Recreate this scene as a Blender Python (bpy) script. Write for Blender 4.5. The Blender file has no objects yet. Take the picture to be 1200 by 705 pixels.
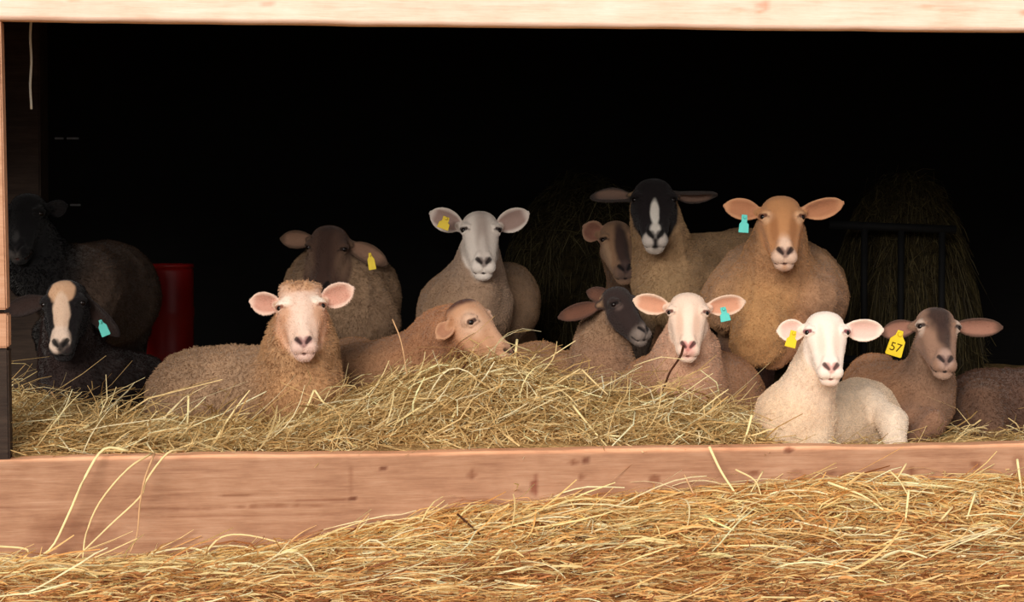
import bpy, bmesh, math, random
import numpy as np
from mathutils import Matrix, Vector

random.seed(7)
rng = np.random.default_rng(11)
S = bpy.context.scene
COL = S.collection

# ------------------------------------------------------------------ camera, sky, sun, exposure
FPX = 2640.0                       # focal length in pixels of a 1200 px wide frame
CAMZ = 1.212
PITCH = math.atan((352.5 - 255.0) / FPX)
cam_d = bpy.data.cameras.new('camera')
cam_d.sensor_fit = 'HORIZONTAL'
cam_d.sensor_width = 36.0
cam_d.lens = FPX / 1200.0 * 36.0
cam_d.clip_end = 200
cam = bpy.data.objects.new('camera', cam_d)
cam.location = (0, 0, CAMZ)
cam.rotation_euler = (math.pi / 2 - PITCH, 0, 0)
COL.objects.link(cam)
S.camera = cam

world = bpy.data.worlds.new('overcast_sky')
S.world = world
world.use_nodes = True
bg = world.node_tree.nodes['Background']
bg.inputs[0].default_value = (1.0, 0.97, 0.95, 1)
bg.inputs[1].default_value = 0.85

sun_d = bpy.data.lights.new('hazy_sun', 'SUN')
sun_d.energy = 2.9
sun_d.angle = math.radians(28)
sun_d.color = (1.0, 0.93, 0.84)
sun = bpy.data.objects.new('hazy_sun', sun_d)
SUN_EL, SUN_AZ = math.radians(19), math.radians(-15)      # azimuth: left of the camera, behind it
sv = Vector((math.sin(SUN_AZ) * math.cos(SUN_EL), -math.cos(SUN_AZ) * math.cos(SUN_EL), math.sin(SUN_EL)))
sun.rotation_euler = (-sv).to_track_quat('-Z', 'Y').to_euler()
sun.location = (-4, -6, 8)
COL.objects.link(sun)

S.view_settings.view_transform = 'Standard'
S.view_settings.look = 'None'
S.view_settings.gamma = 1.0
S.view_settings.use_curve_mapping = False
S.view_settings.exposure = 0.0

# ------------------------------------------------------------------ helpers
CA, SA = math.cos(PITCH), math.sin(PITCH)
def P(px, py, Y):
    """world point seen at pixel (px, py) at distance Y in front of the camera"""
    cx = (px - 600.0) / FPX
    cy = -(py - 352.5) / FPX
    dy = CA + cy * SA
    dz = -SA + cy * CA
    s = Y / dy
    return np.array([cx * s, Y, CAMZ + dz * s])
def RR(r, Y):
    return r * Y / FPX
def lin(c):
    c = np.asarray(c, float) / 255.0
    return np.where(c <= 0.04045, c / 12.92, ((c + 0.055) / 1.055) ** 2.4)
def smooth(a, b, x):
    t = np.clip((x - a) / (b - a), 0, 1)
    return t * t * (3 - 2 * t)

def vnoise(p, seed=0):
    """vectorised value noise, -1..1"""
    p = np.asarray(p, np.float64)
    i = np.floor(p).astype(np.int64)
    f = p - i
    f = f * f * (3 - 2 * f)
    def h(ix, iy, iz):
        n = (ix * 374761393 + iy * 668265263 + iz * 2147483647 + seed * 144665) & 0x7fffffff
        n = ((n ^ (n >> 13)) * 1274126177) & 0x7fffffff
        return ((n ^ (n >> 16)) & 0xffff) / 32767.5 - 1.0
    out = 0
    for dx in (0, 1):
        wx = f[..., 0] if dx else 1 - f[..., 0]
        for dy in (0, 1):
            wy = f[..., 1] if dy else 1 - f[..., 1]
            for dz in (0, 1):
                wz = f[..., 2] if dz else 1 - f[..., 2]
                out = out + wx * wy * wz * h(i[..., 0] + dx, i[..., 1] + dy, i[..., 2] + dz)
    return out

def make_mesh(name, verts, quads=None, tris=None, cols=None, attrs=None, smooth_shade=True):
    me = bpy.data.meshes.new(name)
    verts = np.asarray(verts, np.float32)
    nq = 0 if quads is None else len(quads)
    nt = 0 if tris is None else len(tris)
    me.vertices.add(len(verts))
    me.vertices.foreach_set('co', verts.ravel())
    loops = []
    if nq: loops.append(np.asarray(quads, np.int32).ravel())
    if nt: loops.append(np.asarray(tris, np.int32).ravel())
    lv = np.concatenate(loops)
    me.loops.add(len(lv))
    me.loops.foreach_set('vertex_index', lv)
    me.polygons.add(nq + nt)
    starts = np.concatenate([np.arange(nq) * 4, nq * 4 + np.arange(nt) * 3]).astype(np.int32)
    me.polygons.foreach_set('loop_start', starts)
    me.polygons.foreach_set('use_smooth', np.full(nq + nt, smooth_shade))
    me.update(calc_edges=True)
    if cols is not None:
        ca = me.color_attributes.new('Col', 'FLOAT_COLOR', 'POINT')
        c4 = np.ones((len(verts), 4), np.float32)
        c4[:, :3] = cols
        ca.data.foreach_set('color', c4.ravel())
    for k, v in (attrs or {}).items():
        at = me.attributes.new(k, 'FLOAT', 'POINT')
        at.data.foreach_set('value', np.asarray(v, np.float32))
    me.validate()
    return me

def link(name, me, mat=None, parent=None, loc=None, rot=None):
    o = bpy.data.objects.new(name, me)
    COL.objects.link(o)
    if mat is not None and me is not None:
        me.materials.append(mat)
    if parent is not None: o.parent = parent
    if loc is not None: o.location = loc
    if rot is not None: o.rotation_euler = rot
    return o
def tag(o, label=None, cat=None, group=None, kind=None):
    if label: o['label'] = label
    if cat: o['category'] = cat
    if group: o['group'] = group
    if kind: o['kind'] = kind
    return o

class MB:
    """collects simple shapes into one mesh"""
    def __init__(self): self.v, self.f = [], []
    def box(self, lo, hi, bev=0.0):
        bm = bmesh.new()
        bmesh.ops.create_cube(bm, size=1.0)
        lo, hi = np.array(lo, float), np.array(hi, float)
        for v in bm.verts:
            v.co = Vector((lo + hi) / 2 + np.array(v.co) * (hi - lo))
        if bev:
            bmesh.ops.bevel(bm, geom=bm.edges[:], offset=bev, segments=2, affect='EDGES')
        return self.add(bm)
    def add(self, bm, M=None):
        n = len(self.v)
        bm.verts.index_update()
        for v in bm.verts: self.v.append(tuple(M @ v.co if M else v.co))
        for f in bm.faces: self.f.append([n + v.index for v in f.verts])
        bm.free()
        return self
    def tube(self, pts, rad, seg=6, cap=True):
        pts = [np.array(p, float) for p in pts]
        if np.isscalar(rad): rad = [rad] * len(pts)
        n0 = len(self.v)
        for i, p in enumerate(pts):
            t = pts[min(i + 1, len(pts) - 1)] - pts[max(i - 1, 0)]
            t = t / (np.linalg.norm(t) + 1e-9)
            u = np.cross(t, [0.31, 0.12, 0.94]); u /= (np.linalg.norm(u) + 1e-9)
            w = np.cross(t, u)
            for k in range(seg):
                a = 2 * math.pi * k / seg
                self.v.append(tuple(p + rad[i] * (math.cos(a) * u + math.sin(a) * w)))
        for i in range(len(pts) - 1):
            for k in range(seg):
                a, b = n0 + i * seg + k, n0 + i * seg + (k + 1) % seg
                self.f.append([a, b, b + seg, a + seg])
        if cap:
            self.f.append([n0 + k for k in range(seg)][::-1])
            e = n0 + (len(pts) - 1) * seg
            self.f.append([e + k for k in range(seg)])
        return self
    def lathe(self, prof, seg=32):
        n0 = len(self.v)
        for r, z in prof:
            for k in range(seg):
                a = 2 * math.pi * k / seg
                self.v.append((r * math.cos(a), r * math.sin(a), z))
        for i in range(len(prof) - 1):
            for k in range(seg):
                a, b = n0 + i * seg + k, n0 + i * seg + (k + 1) % seg
                self.f.append([a, b, b + seg, a + seg])
        return self
    def build(self, name, mat, parent=None, loc=None, rot=None, sm=False):
        me = bpy.data.meshes.new(name)
        me.from_pydata(self.v, [], self.f)
        me.update()
        if sm: me.polygons.foreach_set('use_smooth', [True] * len(me.polygons))
        return link(name, me, mat, parent, loc, rot)

# ------------------------------------------------------------------ materials
def new_mat(name, rough=0.8, spec=0.2):
    m = bpy.data.materials.new(name)
    m.use_nodes = True
    nt = m.node_tree
    b = nt.nodes['Principled BSDF']
    b.inputs['Roughness'].default_value = rough
    b.inputs['Specular IOR Level'].default_value = spec
    return m, nt, b
def N(nt, t, **kw):
    n = nt.nodes.new(t)
    for k, v in kw.items(): setattr(n, k, v)
    return n
def noise_node(nt, scale, vec=None, detail=4, rough=0.6):
    n = N(nt, 'ShaderNodeTexNoise')
    n.inputs['Scale'].default_value = scale
    n.inputs['Detail'].default_value = detail
    n.inputs['Roughness'].default_value = rough
    if vec is not None: nt.links.new(vec, n.inputs['Vector'])
    return n
def mixcol(nt, fac, a, b, mode='MIX'):
    n = N(nt, 'ShaderNodeMix', data_type='RGBA', blend_type=mode)
    for s, v in ((0, fac), (6, a), (7, b)):
        if hasattr(v, 'is_linked') or isinstance(v, bpy.types.NodeSocket): nt.links.new(v, n.inputs[s])
        elif s == 0: n.inputs[0].default_value = v
        else: n.inputs[s].default_value = (*v, 1)
    return n.outputs[2]
def ramp(nt, fac, stops):
    r = N(nt, 'ShaderNodeValToRGB')
    while len(r.color_ramp.elements) < len(stops): r.color_ramp.elements.new(0.5)
    for e, (p, c) in zip(r.color_ramp.elements, stops):
        e.position = p; e.color = (*c, 1)
    nt.links.new(fac, r.inputs[0])
    return r.outputs[0]
def coords(nt, scale=(1, 1, 1)):
    t = N(nt, 'ShaderNodeTexCoord')
    m = N(nt, 'ShaderNodeMapping')
    m.inputs['Scale'].default_value = scale
    nt.links.new(t.outputs['Object'], m.inputs['Vector'])
    return m.outputs[0]
def bump(nt, b, h, strength, dist):
    n = N(nt, 'ShaderNodeBump')
    n.inputs['Distance'].default_value = dist
    if isinstance(strength, (int, float)): n.inputs['Strength'].default_value = strength
    else: nt.links.new(strength, n.inputs['Strength'])
    nt.links.new(h, n.inputs['Height'])
    nt.links.new(n.outputs[0], b.inputs['Normal'])
MAT = {}
def plain(name, rgb, rough=0.6, spec=0.3, var=0.25, scale=20):
    m, nt, b = new_mat(name, rough, spec)
    c = lin(rgb)
    n = noise_node(nt, scale, coords(nt))
    col = ramp(nt, n.outputs[0], [(0.3, tuple(c * (1 - var))), (0.7, tuple(np.minimum(c * (1 + var), 1)))])
    nt.links.new(col, b.inputs['Base Color'])
    MAT[name] = m
    return m

def fleece_mat():
    m, nt, b = new_mat('sheep_coat', 0.92, 0.12)
    at = N(nt, 'ShaderNodeAttribute', attribute_name='Col')
    wl = N(nt, 'ShaderNodeAttribute', attribute_name='wool')
    vec = coords(nt)
    n1 = noise_node(nt, 46, vec, 5, 0.65)
    n2 = noise_node(nt, 190, vec, 3, 0.6)
    v = mixcol(nt, 0.5, n1.outputs[0], n2.outputs[0])
    shade = ramp(nt, v, [(0.32, (0.70, 0.69, 0.68)), (0.66, (1.16, 1.16, 1.15))])
    k = N(nt, 'ShaderNodeMath', operation='MULTIPLY_ADD')
    nt.links.new(wl.outputs['Fac'], k.inputs[0]); k.inputs[1].default_value = 0.75; k.inputs[2].default_value = 0.2
    col = mixcol(nt, k.outputs[0], at.outputs['Color'], mixcol(nt, 1.0, at.outputs['Color'], shade, 'MULTIPLY'))
    nt.links.new(col, b.inputs['Base Color'])
    st = N(nt, 'ShaderNodeMath', operation='MULTIPLY_ADD')
    nt.links.new(wl.outputs['Fac'], st.inputs[0]); st.inputs[1].default_value = 0.55; st.inputs[2].default_value = 0.08
    bump(nt, b, v, st.outputs[0], 0.012)
    b.inputs['Sheen Weight'].default_value = 0.12
    b.inputs['Sheen Roughness'].default_value = 0.6
    MAT['coat'] = m
fleece_mat()

def hair_mat():
    m, nt, b = new_mat('sheep_hair', 0.9, 0.08)
    at = N(nt, 'ShaderNodeAttribute', attribute_name='Col')
    nt.links.new(at.outputs['Color'], b.inputs['Base Color'])
    MAT['hair'] = m
hair_mat()

def hay_mat(name, rough):
    m, nt, b = new_mat(name, rough, 0.25)
    at = N(nt, 'ShaderNodeAttribute', attribute_name='Col')
    n = noise_node(nt, 60, coords(nt), 2)
    sh = ramp(nt, n.outputs[0], [(0.3, (0.8, 0.78, 0.74)), (0.7, (1.12, 1.12, 1.1))])
    c = mixcol(nt, 0.8, at.outputs['Color'], mixcol(nt, 1.0, at.outputs['Color'], sh, 'MULTIPLY'))
    nt.links.new(c, b.inputs['Base Color'])
    tr = N(nt, 'ShaderNodeBsdfTranslucent')
    nt.links.new(c, tr.inputs[0])
    mx = N(nt, 'ShaderNodeMixShader'); mx.inputs[0].default_value = 0.18
    out = nt.nodes['Material Output']
    nt.links.new(b.outputs[0], mx.inputs[1]); nt.links.new(tr.outputs[0], mx.inputs[2])
    nt.links.new(mx.outputs[0], out.inputs['Surface'])
    return m
MAT['hay'] = hay_mat('hay_blades', 0.7)
MAT['straw'] = hay_mat('straw_stalks', 0.55)

def litter_mat(name, c0, c1, c2):
    m, nt, b = new_mat(name, 0.95, 0.1)
    v = coords(nt, (1, 2.5, 1))
    n1 = noise_node(nt, 26, v, 6, 0.7)
    col = ramp(nt, n1.outputs[0], [(0.32, tuple(lin(c0))), (0.5, tuple(lin(c1))), (0.68, tuple(lin(c2)))])
    nt.links.new(col, b.inputs['Base Color'])
    bump(nt, b, n1.outputs[0], 0.8, 0.03)
    MAT[name] = m
    return m
litter_mat('hay_bed', (146, 116, 72), (192, 158, 106), (216, 184, 130))
litter_mat('straw_bed', (128, 84, 50), (182, 130, 80), (214, 166, 108))
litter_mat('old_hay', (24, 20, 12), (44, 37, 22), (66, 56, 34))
litter_mat('earth', (60, 40, 26), (96, 66, 42), (120, 86, 56))

def wood_mat(name, c0, c1, c2, stains=False):
    m, nt, b = new_mat(name, 0.75, 0.2)
    v = coords(nt, (0.9, 14, 14))
    n1 = noise_node(nt, 3.2, v, 6, 0.62)
    n1.inputs['Distortion'].default_value = 0.5
    v2 = coords(nt, (4, 60, 60))
    n2 = noise_node(nt, 3.0, v2, 3, 0.6)
    v3 = coords(nt, (2.2, 3.5, 3.5))
    n3 = noise_node(nt, 2.0, v3, 4, 0.6)
    f = mixcol(nt, 0.35, n1.outputs[0], n2.outputs[0])
    f = mixcol(nt, 0.4, f, n3.outputs[0])
    col = ramp(nt, f, [(0.36, tuple(lin(c0))), (0.5, tuple(lin(c1))), (0.64, tuple(lin(c2)))])
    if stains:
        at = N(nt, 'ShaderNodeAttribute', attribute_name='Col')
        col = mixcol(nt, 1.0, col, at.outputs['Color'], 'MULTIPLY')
    nt.links.new(col, b.inputs['Base Color'])
    bump(nt, b, f, 0.35, 0.01)
    MAT[name] = m
    return m
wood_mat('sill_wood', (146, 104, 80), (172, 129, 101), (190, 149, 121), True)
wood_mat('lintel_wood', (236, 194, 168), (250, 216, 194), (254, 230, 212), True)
wood_mat('jamb_wood', (176, 128, 98), (198, 150, 118), (212, 168, 138))
wood_mat('dark_wood', (40, 30, 25), (56, 44, 37), (72, 58, 48))
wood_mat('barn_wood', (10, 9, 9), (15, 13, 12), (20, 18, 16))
plain('eye_dark', (18, 10, 8), 0.25, 0.35)
plain('tag_yellow', (236, 204, 24), 0.45, 0.4, 0.06)
plain('tag_teal', (92, 206, 196), 0.45, 0.4, 0.06)
plain('tag_ink', (92, 68, 10), 0.7, 0.1, 0.1)
plain('barrel_red', (150, 16, 15), 0.45, 0.4, 0.15, 6)
plain('rail_steel', (14, 14, 15), 0.8, 0.2)
plain('strap_grey', (150, 150, 150), 0.5, 0.4)
plain('string_white', (225, 222, 205), 0.8, 0.2, 0.1)
plain('twig_brown', (74, 42, 24), 0.8, 0.2)

# ------------------------------------------------------------------ barn shell
XL = -600 / FPX * 8.0
SLOPE = (8.51 - 8.0) / (600 / FPX * 8.51 + 600 / FPX * 8.0)
ANG = math.atan(SLOPE)
def front_y(X): return 8.0 + SLOPE * (np.asarray(X) - XL)
ZTOP = float(P(0, 537, 8.0)[2])               # top of the sill board
ZLIN = float(P(0, 23, 8.0)[2])                # underside of the lintel

barn = (XL, 8.0, 0.0)                          # local frame of the barn front: x along the wall, y into the barn
def struct(name, lo, hi, mat, bev=0.0):
    o = MB().box(lo, hi, bev).build(name, MAT[mat], None, barn, (0, 0, ANG))
    o['kind'] = 'structure'
    return o
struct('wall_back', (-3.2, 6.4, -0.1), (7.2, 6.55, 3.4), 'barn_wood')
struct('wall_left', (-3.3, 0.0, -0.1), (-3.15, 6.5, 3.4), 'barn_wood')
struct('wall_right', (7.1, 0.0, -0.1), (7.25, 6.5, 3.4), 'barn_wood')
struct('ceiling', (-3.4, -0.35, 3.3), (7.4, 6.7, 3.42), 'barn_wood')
struct('wall_front', (-3.2, 0.03, ZLIN + 0.12), (7.2, 0.12, 3.35), 'dark_wood')
fl = struct('floor', (-3.2, 0.05, -0.12), (7.2, 6.5, 0.16), 'earth')

# sill board ------------------------------------------------------------
def timber(name, x0, x1, y0, y1, z0, z1, mat, spots, edge=0.006, seed=1, bev=0.008, nx=700, nz=56, lit_edge=0.0):
    """long sawn beam with an uneven edge; spots = knots and stains (px on the front face)"""
    xs = np.linspace(x0, x1, nx)
    prof = []                                   # closed cross-section (y, z)
    zz = np.linspace(z0 + bev, z1 - bev, nz)
    for z in zz: prof.append((y0, z))
    prof += [(y0 + bev * 0.3, z1 - bev * 0.3), (y0 + bev, z1)]
    for y in np.linspace(y0 + bev * 2, y1 - bev * 2, 5): prof.append((y, z1))
    prof += [(y1 - bev, z1), (y1, z1 - bev), (y1, z0 + bev), (y1 - bev, z0), (y0 + bev, z0)]
    prof = np.array(prof); m = len(prof)
    V = np.zeros((nx, m, 3))
    V[:, :, 0] = xs[:, None]; V[:, :, 1] = prof[None, :, 0]; V[:, :, 2] = prof[None, :, 1]
    q = V.reshape(-1, 3)
    up = smooth(z1 - 0.09, z1, q[:, 2]); dn = 1 - smooth(z0, z0 + 0.08, q[:, 2])
    e1 = vnoise(np.c_[q[:, 0] * 2.1, q[:, 1] * 0, q[:, 1] * 0], seed) + 0.5 * vnoise(np.c_[q[:, 0] * 7, q[:, 1] * 4, q[:, 2] * 0], seed + 1)
    q[:, 2] += edge * e1 * (up + dn)
    fr = 1 - smooth(y0, y0 + 0.03, q[:, 1])
    q[:, 1] += fr * 0.003 * vnoise(np.c_[q[:, 0] * 3, q[:, 1] * 0, q[:, 2] * 14], seed + 2)
    cols = 1 + (lit_edge * smooth(z1 - 0.016, z1 - 0.002, q[:, 2]))[:, None] * np.array([[1.0, 0.9, 0.8]])  # paler tint along the top imitates sunlight on the edge
    wx = q[:, 0] * math.cos(ANG) - q[:, 1] * math.sin(ANG) + barn[0]
    wy = q[:, 0] * math.sin(ANG) + q[:, 1] * math.cos(ANG) + barn[1]
    px = 600 + FPX * wx / wy
    for (sx, sz, rx, rz, dark) in spots:         # sz: metres below the top edge
        d = np.hypot((px - sx) / rx, (z1 - sz - q[:, 2]) / rz)
        d += 0.25 * vnoise(np.c_[q[:, 0] * 60, q[:, 2] * 60, q[:, 1] * 0], seed + 5)
        w = (1 - smooth(0.55, 1.15, d)) * fr
        cols *= 1 - w[:, None] * (1 - np.array(dark))[None, :]
        q[:, 1] += w * 0.002
    idx = np.arange(nx * m).reshape(nx, m)
    a = idx[:-1]; b = idx[1:]
    quads = np.stack([a, b, np.roll(b, -1, 1), np.roll(a, -1, 1)], -1).reshape(-1, 4)
    n = len(q)
    q2 = np.vstack([q, q.reshape(nx, m, 3)[0].mean(0), q.reshape(nx, m, 3)[-1].mean(0)])
    k = np.arange(m)
    t1 = np.stack([np.full(m, n), idx[0][k], idx[0][(k + 1) % m]], -1)
    t2 = np.stack([np.full(m, n + 1), idx[-1][(k + 1) % m], idx[-1][k]], -1)
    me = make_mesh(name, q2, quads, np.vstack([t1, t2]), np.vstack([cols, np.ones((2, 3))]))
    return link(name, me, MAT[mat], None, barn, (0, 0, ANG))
DK = (0.42, 0.30, 0.28); MD = (0.62, 0.50, 0.46); LT = (0.82, 0.76, 0.74)
px2m = 8.2 / FPX
sill_spots = [(448, 18 * px2m, 5, 3 * px2m, DK), (553, 26 * px2m, 6, 7 * px2m, MD), (627, 42 * px2m, 5, 15 * px2m, (0.55, 0.36, 0.34)),
    (686, 12 * px2m, 5, 5 * px2m, DK), (682, 32 * px2m, 4, 4 * px2m, MD), (768, 36 * px2m, 7, 6 * px2m, MD), (672, 14 * px2m, 5, 4 * px2m, MD),
    (372, 54 * px2m, 46, 1.6 * px2m, MD), (413, 53 * px2m, 4, 2.6 * px2m, DK), (274, 47 * px2m, 22, 1.8 * px2m, (0.6, 0.5, 0.45)),
    (200, 62 * px2m, 90, 1.5 * px2m, LT), (330, 60 * px2m, 80, 1.6 * px2m, (0.7, 0.6, 0.56)), (280, 70 * px2m, 130, 1.4 * px2m, LT),
    (560, 62 * px2m, 16, 5 * px2m, LT), (884, 30 * px2m, 8, 3.5 * px2m, MD), (926, 4 * px2m, 6, 5 * px2m, DK), (1070, 32 * px2m, 5, 9 * px2m, MD),
    (1146, 24 * px2m, 7, 6 * px2m, MD), (935, 30 * px2m, 6, 4 * px2m, LT), (1020, 38 * px2m, 9, 5 * px2m, LT), (975, 33 * px2m, 6, 4 * px2m, LT),
    (70, 90 * px2m, 40, 26 * px2m, LT), (120, 96 * px2m, 26, 18 * px2m, LT), (30, 56 * px2m, 50, 1.5 * px2m, LT),
    (800, 26 * px2m, 40, 1.6 * px2m, LT), (1195, 20 * px2m, 6, 10 * px2m, LT), (410, 30 * px2m, 1.6, 18 * px2m, LT)]
sill = timber('sill_beam', -3.1, 6.6, 0.0, 0.11, -0.06, ZTOP, 'sill_wood', sill_spots, 0.006, 3, lit_edge=0.95)
# (sunlight along its upper edge is painted into the colour)
tag(sill, 'long reddish-brown timber board along the ground in front of the sheep', 'beam')
lint_spots = [(88, 0.06, 8, 0.012, (0.9, 0.76, 0.7)), (314, 0.07, 6, 0.016, (0.86, 0.66, 0.6)), (896, 0.05, 8, 0.02, (0.86, 0.7, 0.64)), (892, 0.075, 5, 0.008, (0.84, 0.7, 0.62)),
    (150, 0.045, 14, 0.01, (0.92, 0.82, 0.78)), (1110, 0.06, 30, 0.006, (0.9, 0.8, 0.74)), (866, 0.068, 10, 0.01, (0.93, 0.85, 0.8)), (1195, 0.065, 5, 0.014, (0.8, 0.62, 0.56)),
    (1085, 0.05, 12, 0.012, (0.93, 0.84, 0.78))]
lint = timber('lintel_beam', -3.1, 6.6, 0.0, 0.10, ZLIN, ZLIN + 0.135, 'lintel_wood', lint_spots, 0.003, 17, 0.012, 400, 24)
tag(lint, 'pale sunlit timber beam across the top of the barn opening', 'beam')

# left jamb: upper board, short block below it, dark foot board -----------
def jamb(name, y0, y1, px0, px1, mat, label):
    z0, z1 = P(3, y1, 8.0)[2], P(3, y0, 8.0)[2]
    mb = MB()
    bm = bmesh.new(); bmesh.ops.create_cube(bm, size=1)
    for v in bm.verts:
        top = v.co.z > 0
        xr = (px0 if top else px1) / FPX * 8.0
        v.co = Vector((xr if v.co.x > 0 else -0.16, 0.016 if v.co.y < 0 else 0.15, z1 if top else z0))
    bmesh.ops.bevel(bm, geom=bm.edges[:], offset=0.006, segments=2, affect='EDGES')
    mb.add(bm)
    return tag(mb.build(name, MAT[mat], None, barn, (0, 0, ANG)), label, 'post')
jamb('door_jamb_post', 22, 363, 2.5, 7, 'jamb_wood', 'sunlit wooden jamb post at the left edge of the opening')
jamb('jamb_block', 368, 408, 8, 8, 'jamb_wood', 'short wooden block under the sunlit jamb post')
jamb('dark_foot_board', 409, 545, 8, 9, 'dark_wood', 'dark foot board standing on the sill at the left edge')

# dark inner post with a string on it ----------------------------------
pA, pB = P(2, 300, 11.2), P(48, 300, 11.2)
o = MB().box((pA[0] - 0.15, 11.2, 0.1), (pB[0], 11.4, 3.3), 0.008).build('barn_post', MAT['dark_wood'])
tag(o, 'dark upright timber post inside the barn behind the left jamb', 'post')
pts = [P(36, y, 8.45) + np.array([0.002 * math.sin(y * 0.11), 0, 0]) for y in range(-4, 133, 6)]
tag(MB().tube(pts, 0.0048, 6).build('hanging_string', MAT['string_white'], sm=True), 'white string hanging from the lintel at top left', 'string')
for y, x0, ln in ((162, 64, 10), (162, 78, 14), (240, 63, 6), (240, 82, 12)):  # grey bars added in place of light gaps between the wall boards
    a = P(x0, y, 14.0)
    oo = MB().box((a[0], 14.0, a[2] - 0.006), (a[0] + RR(ln, 14.0), 14.02, a[2] + 0.006), 0.002).build('metal_strap', MAT['strap_grey'])
    tag(oo, {(162, 64): 'left half of the upper faint grey strap in the dark at left', (162, 78): 'right half of the upper faint grey strap in the dark at left',
             (240, 63): 'left half of the lower faint grey strap in the dark at left', (240, 82): 'right half of the lower faint grey strap in the dark at left'}[(y, x0)], 'strap', 'faint metal straps at back left')

# ------------------------------------------------------------------ ground outside, hay bed inside
def px_of(X, Y): return 600 + FPX * X / Y
def out_z(X, Y):
    """straw litter in front of the board; banked up against it towards the right"""
    px = px_of(X, Y)
    bank = np.interp(px, [0, 150, 300, 420, 500, 600, 720, 850, 950, 1080, 1200, 1400], [-0.055, -0.05, -0.025, 0.04, 0.08, 0.14, 0.15, 0.19, 0.185, 0.20, 0.185, 0.185])
    d = np.clip(front_y(X) - Y, 0, 3)
    z = bank * np.exp(-(d / 0.42) ** 2)
    z = z + 0.018 * vnoise(np.stack([X * 5, Y * 5, X * 0], -1), 4) + 0.008 * vnoise(np.stack([X * 15, Y * 15, X * 0], -1), 5)
    return z + 0.01
CREST = ([-200, 0, 60, 100, 170, 240, 330, 380, 440, 500, 560, 605, 650, 700, 780, 850, 885, 920, 1000, 1100, 1200, 1400],
         [472, 470, 484, 498, 508, 512, 500, 482, 464, 444, 434, 430, 452, 470, 480, 494, 508, 528, 532, 530, 528, 525])
def hay_z(X, Y):
    px = px_of(X, Y)
    yc = np.interp(px, *CREST)
    zc = CAMZ - (yc - 255) / FPX * 8.85
    yf = front_y(X) + 0.11
    t = np.clip((Y - yf) / np.maximum(8.95 - yf, 0.25), 0, 1)
    z_front = np.where(px > 880, 0.30, ZTOP - 0.012)
    rise = z_front + (zc - z_front) * (t ** 0.8)
    fall = 0.30 + (zc - 0.30) * np.exp(-(np.maximum(Y - 8.95, 0) / 0.38) ** 2)
    z = np.where(Y < 8.95, rise, fall)
    amp = smooth(0.02, 0.2, z - 0.28)
    return z + (0.02 * vnoise(np.stack([X * 6, Y * 6, X * 0], -1), 8) + 0.012 * vnoise(np.stack([X * 17, Y * 17, X * 0], -1), 9)) * (0.35 + 0.65 * amp)
def grid_surface(name, x0, x1, y0, y1, nx, ny, fz, mat, yfun=None):
    xs = np.linspace(x0, x1, nx); t = np.linspace(0, 1, ny)
    X = np.repeat(xs[:, None], ny, 1)
    ya = yfun(X) if yfun is not None else np.full_like(X, 0)
    Y = (y0 + (y1 - y0) * t)[None, :] + np.zeros_like(X) if yfun is None else (ya + (y1 - ya) * t[None, :] if y0 is None else y0 + (ya - y0) * t[None, :])
    Z = fz(X, Y)
    idx = np.arange(nx * ny).reshape(nx, ny)
    quads = np.stack([idx[:-1, :-1], idx[1:, :-1], idx[1:, 1:], idx[:-1, 1:]], -1).reshape(-1, 4)
    return link(name, make_mesh(name, np.stack([X, Y, Z], -1).reshape(-1, 3), quads), MAT[mat])
g = grid_surface('ground', -30, 30, -25, 16, 60, 40, lambda X, Y: np.full_like(X, -0.08) , 'earth')
g['kind'] = 'structure'
g = grid_surface('straw_bed', -4.2, 5.0, 5.4, None, 300, 130, out_z, 'straw_bed', yfun=lambda X: front_y(X) + 0.01)
tag(g, 'trampled straw litter on the ground in front of the board', 'straw', kind='stuff')
g = grid_surface('hay_bedding', -3.0, 4.2, None, 14.0, 240, 260, hay_z, 'hay_bed', yfun=lambda X: front_y(X) + 0.105)
tag(g, 'matted hay bedding spread over the barn floor under the sheep', 'hay', kind='stuff')

def blades(name, X, Y, fz, az, length, width, lift, arc, tilt, curl, cols, mat, seg=4, droll=1.0):
    n = len(X)
    t = np.linspace(-0.5, 0.5, seg + 1)[None, :]
    dx, dy = np.cos(az)[:, None], np.sin(az)[:, None]
    L = length[:, None]; c = curl[:, None] * L
    px = X[:, None] + dx * L * t - dy * c * (t * t - 0.08) * 2
    py = Y[:, None] + dy * L * t + dx * c * (t * t - 0.08) * 2
    u = t + 0.5
    # follow the ground loosely: height at the middle plus part of the slope
    z = 0.5 * fz(px, py) + 0.5 * fz(X, Y)[:, None]
    z = z + lift[:, None] + arc[:, None] * L * (1 - (2 * t) ** 2) + tilt[:, None] * L * u ** 1.5
    pts = np.stack([px, py, z], -1)
    tang = np.gradient(pts, axis=1)
    tang /= np.linalg.norm(tang, axis=-1, keepdims=True) + 1e-9
    roll = rng.uniform(-1, 1, n) * droll
    side = np.cross(tang, np.array([0, 0, 1.0])); side /= np.linalg.norm(side, axis=-1, keepdims=True) + 1e-6
    nor = np.cross(side, tang)
    w = side * np.cos(roll)[:, None, None] + nor * np.sin(roll)[:, None, None]
    prof = (0.45 + 0.55 * np.sin(np.pi * np.clip(u, 0.03, 0.97)) ** 0.5)
    w = w * (width[:, None] * prof)[:, :, None] * 0.5
    V = np.stack([pts - w, pts + w], 2).reshape(-1, 3)
    k = np.arange(n)[:, None] * (seg + 1) * 2 + np.arange(seg)[None, :] * 2
    quads = np.stack([k, k + 1, k + 3, k + 2], -1).reshape(-1, 4)
    C = np.repeat(cols, (seg + 1) * 2, 0)
    return link(name, make_mesh(name, V, quads, None, C), mat)
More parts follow.
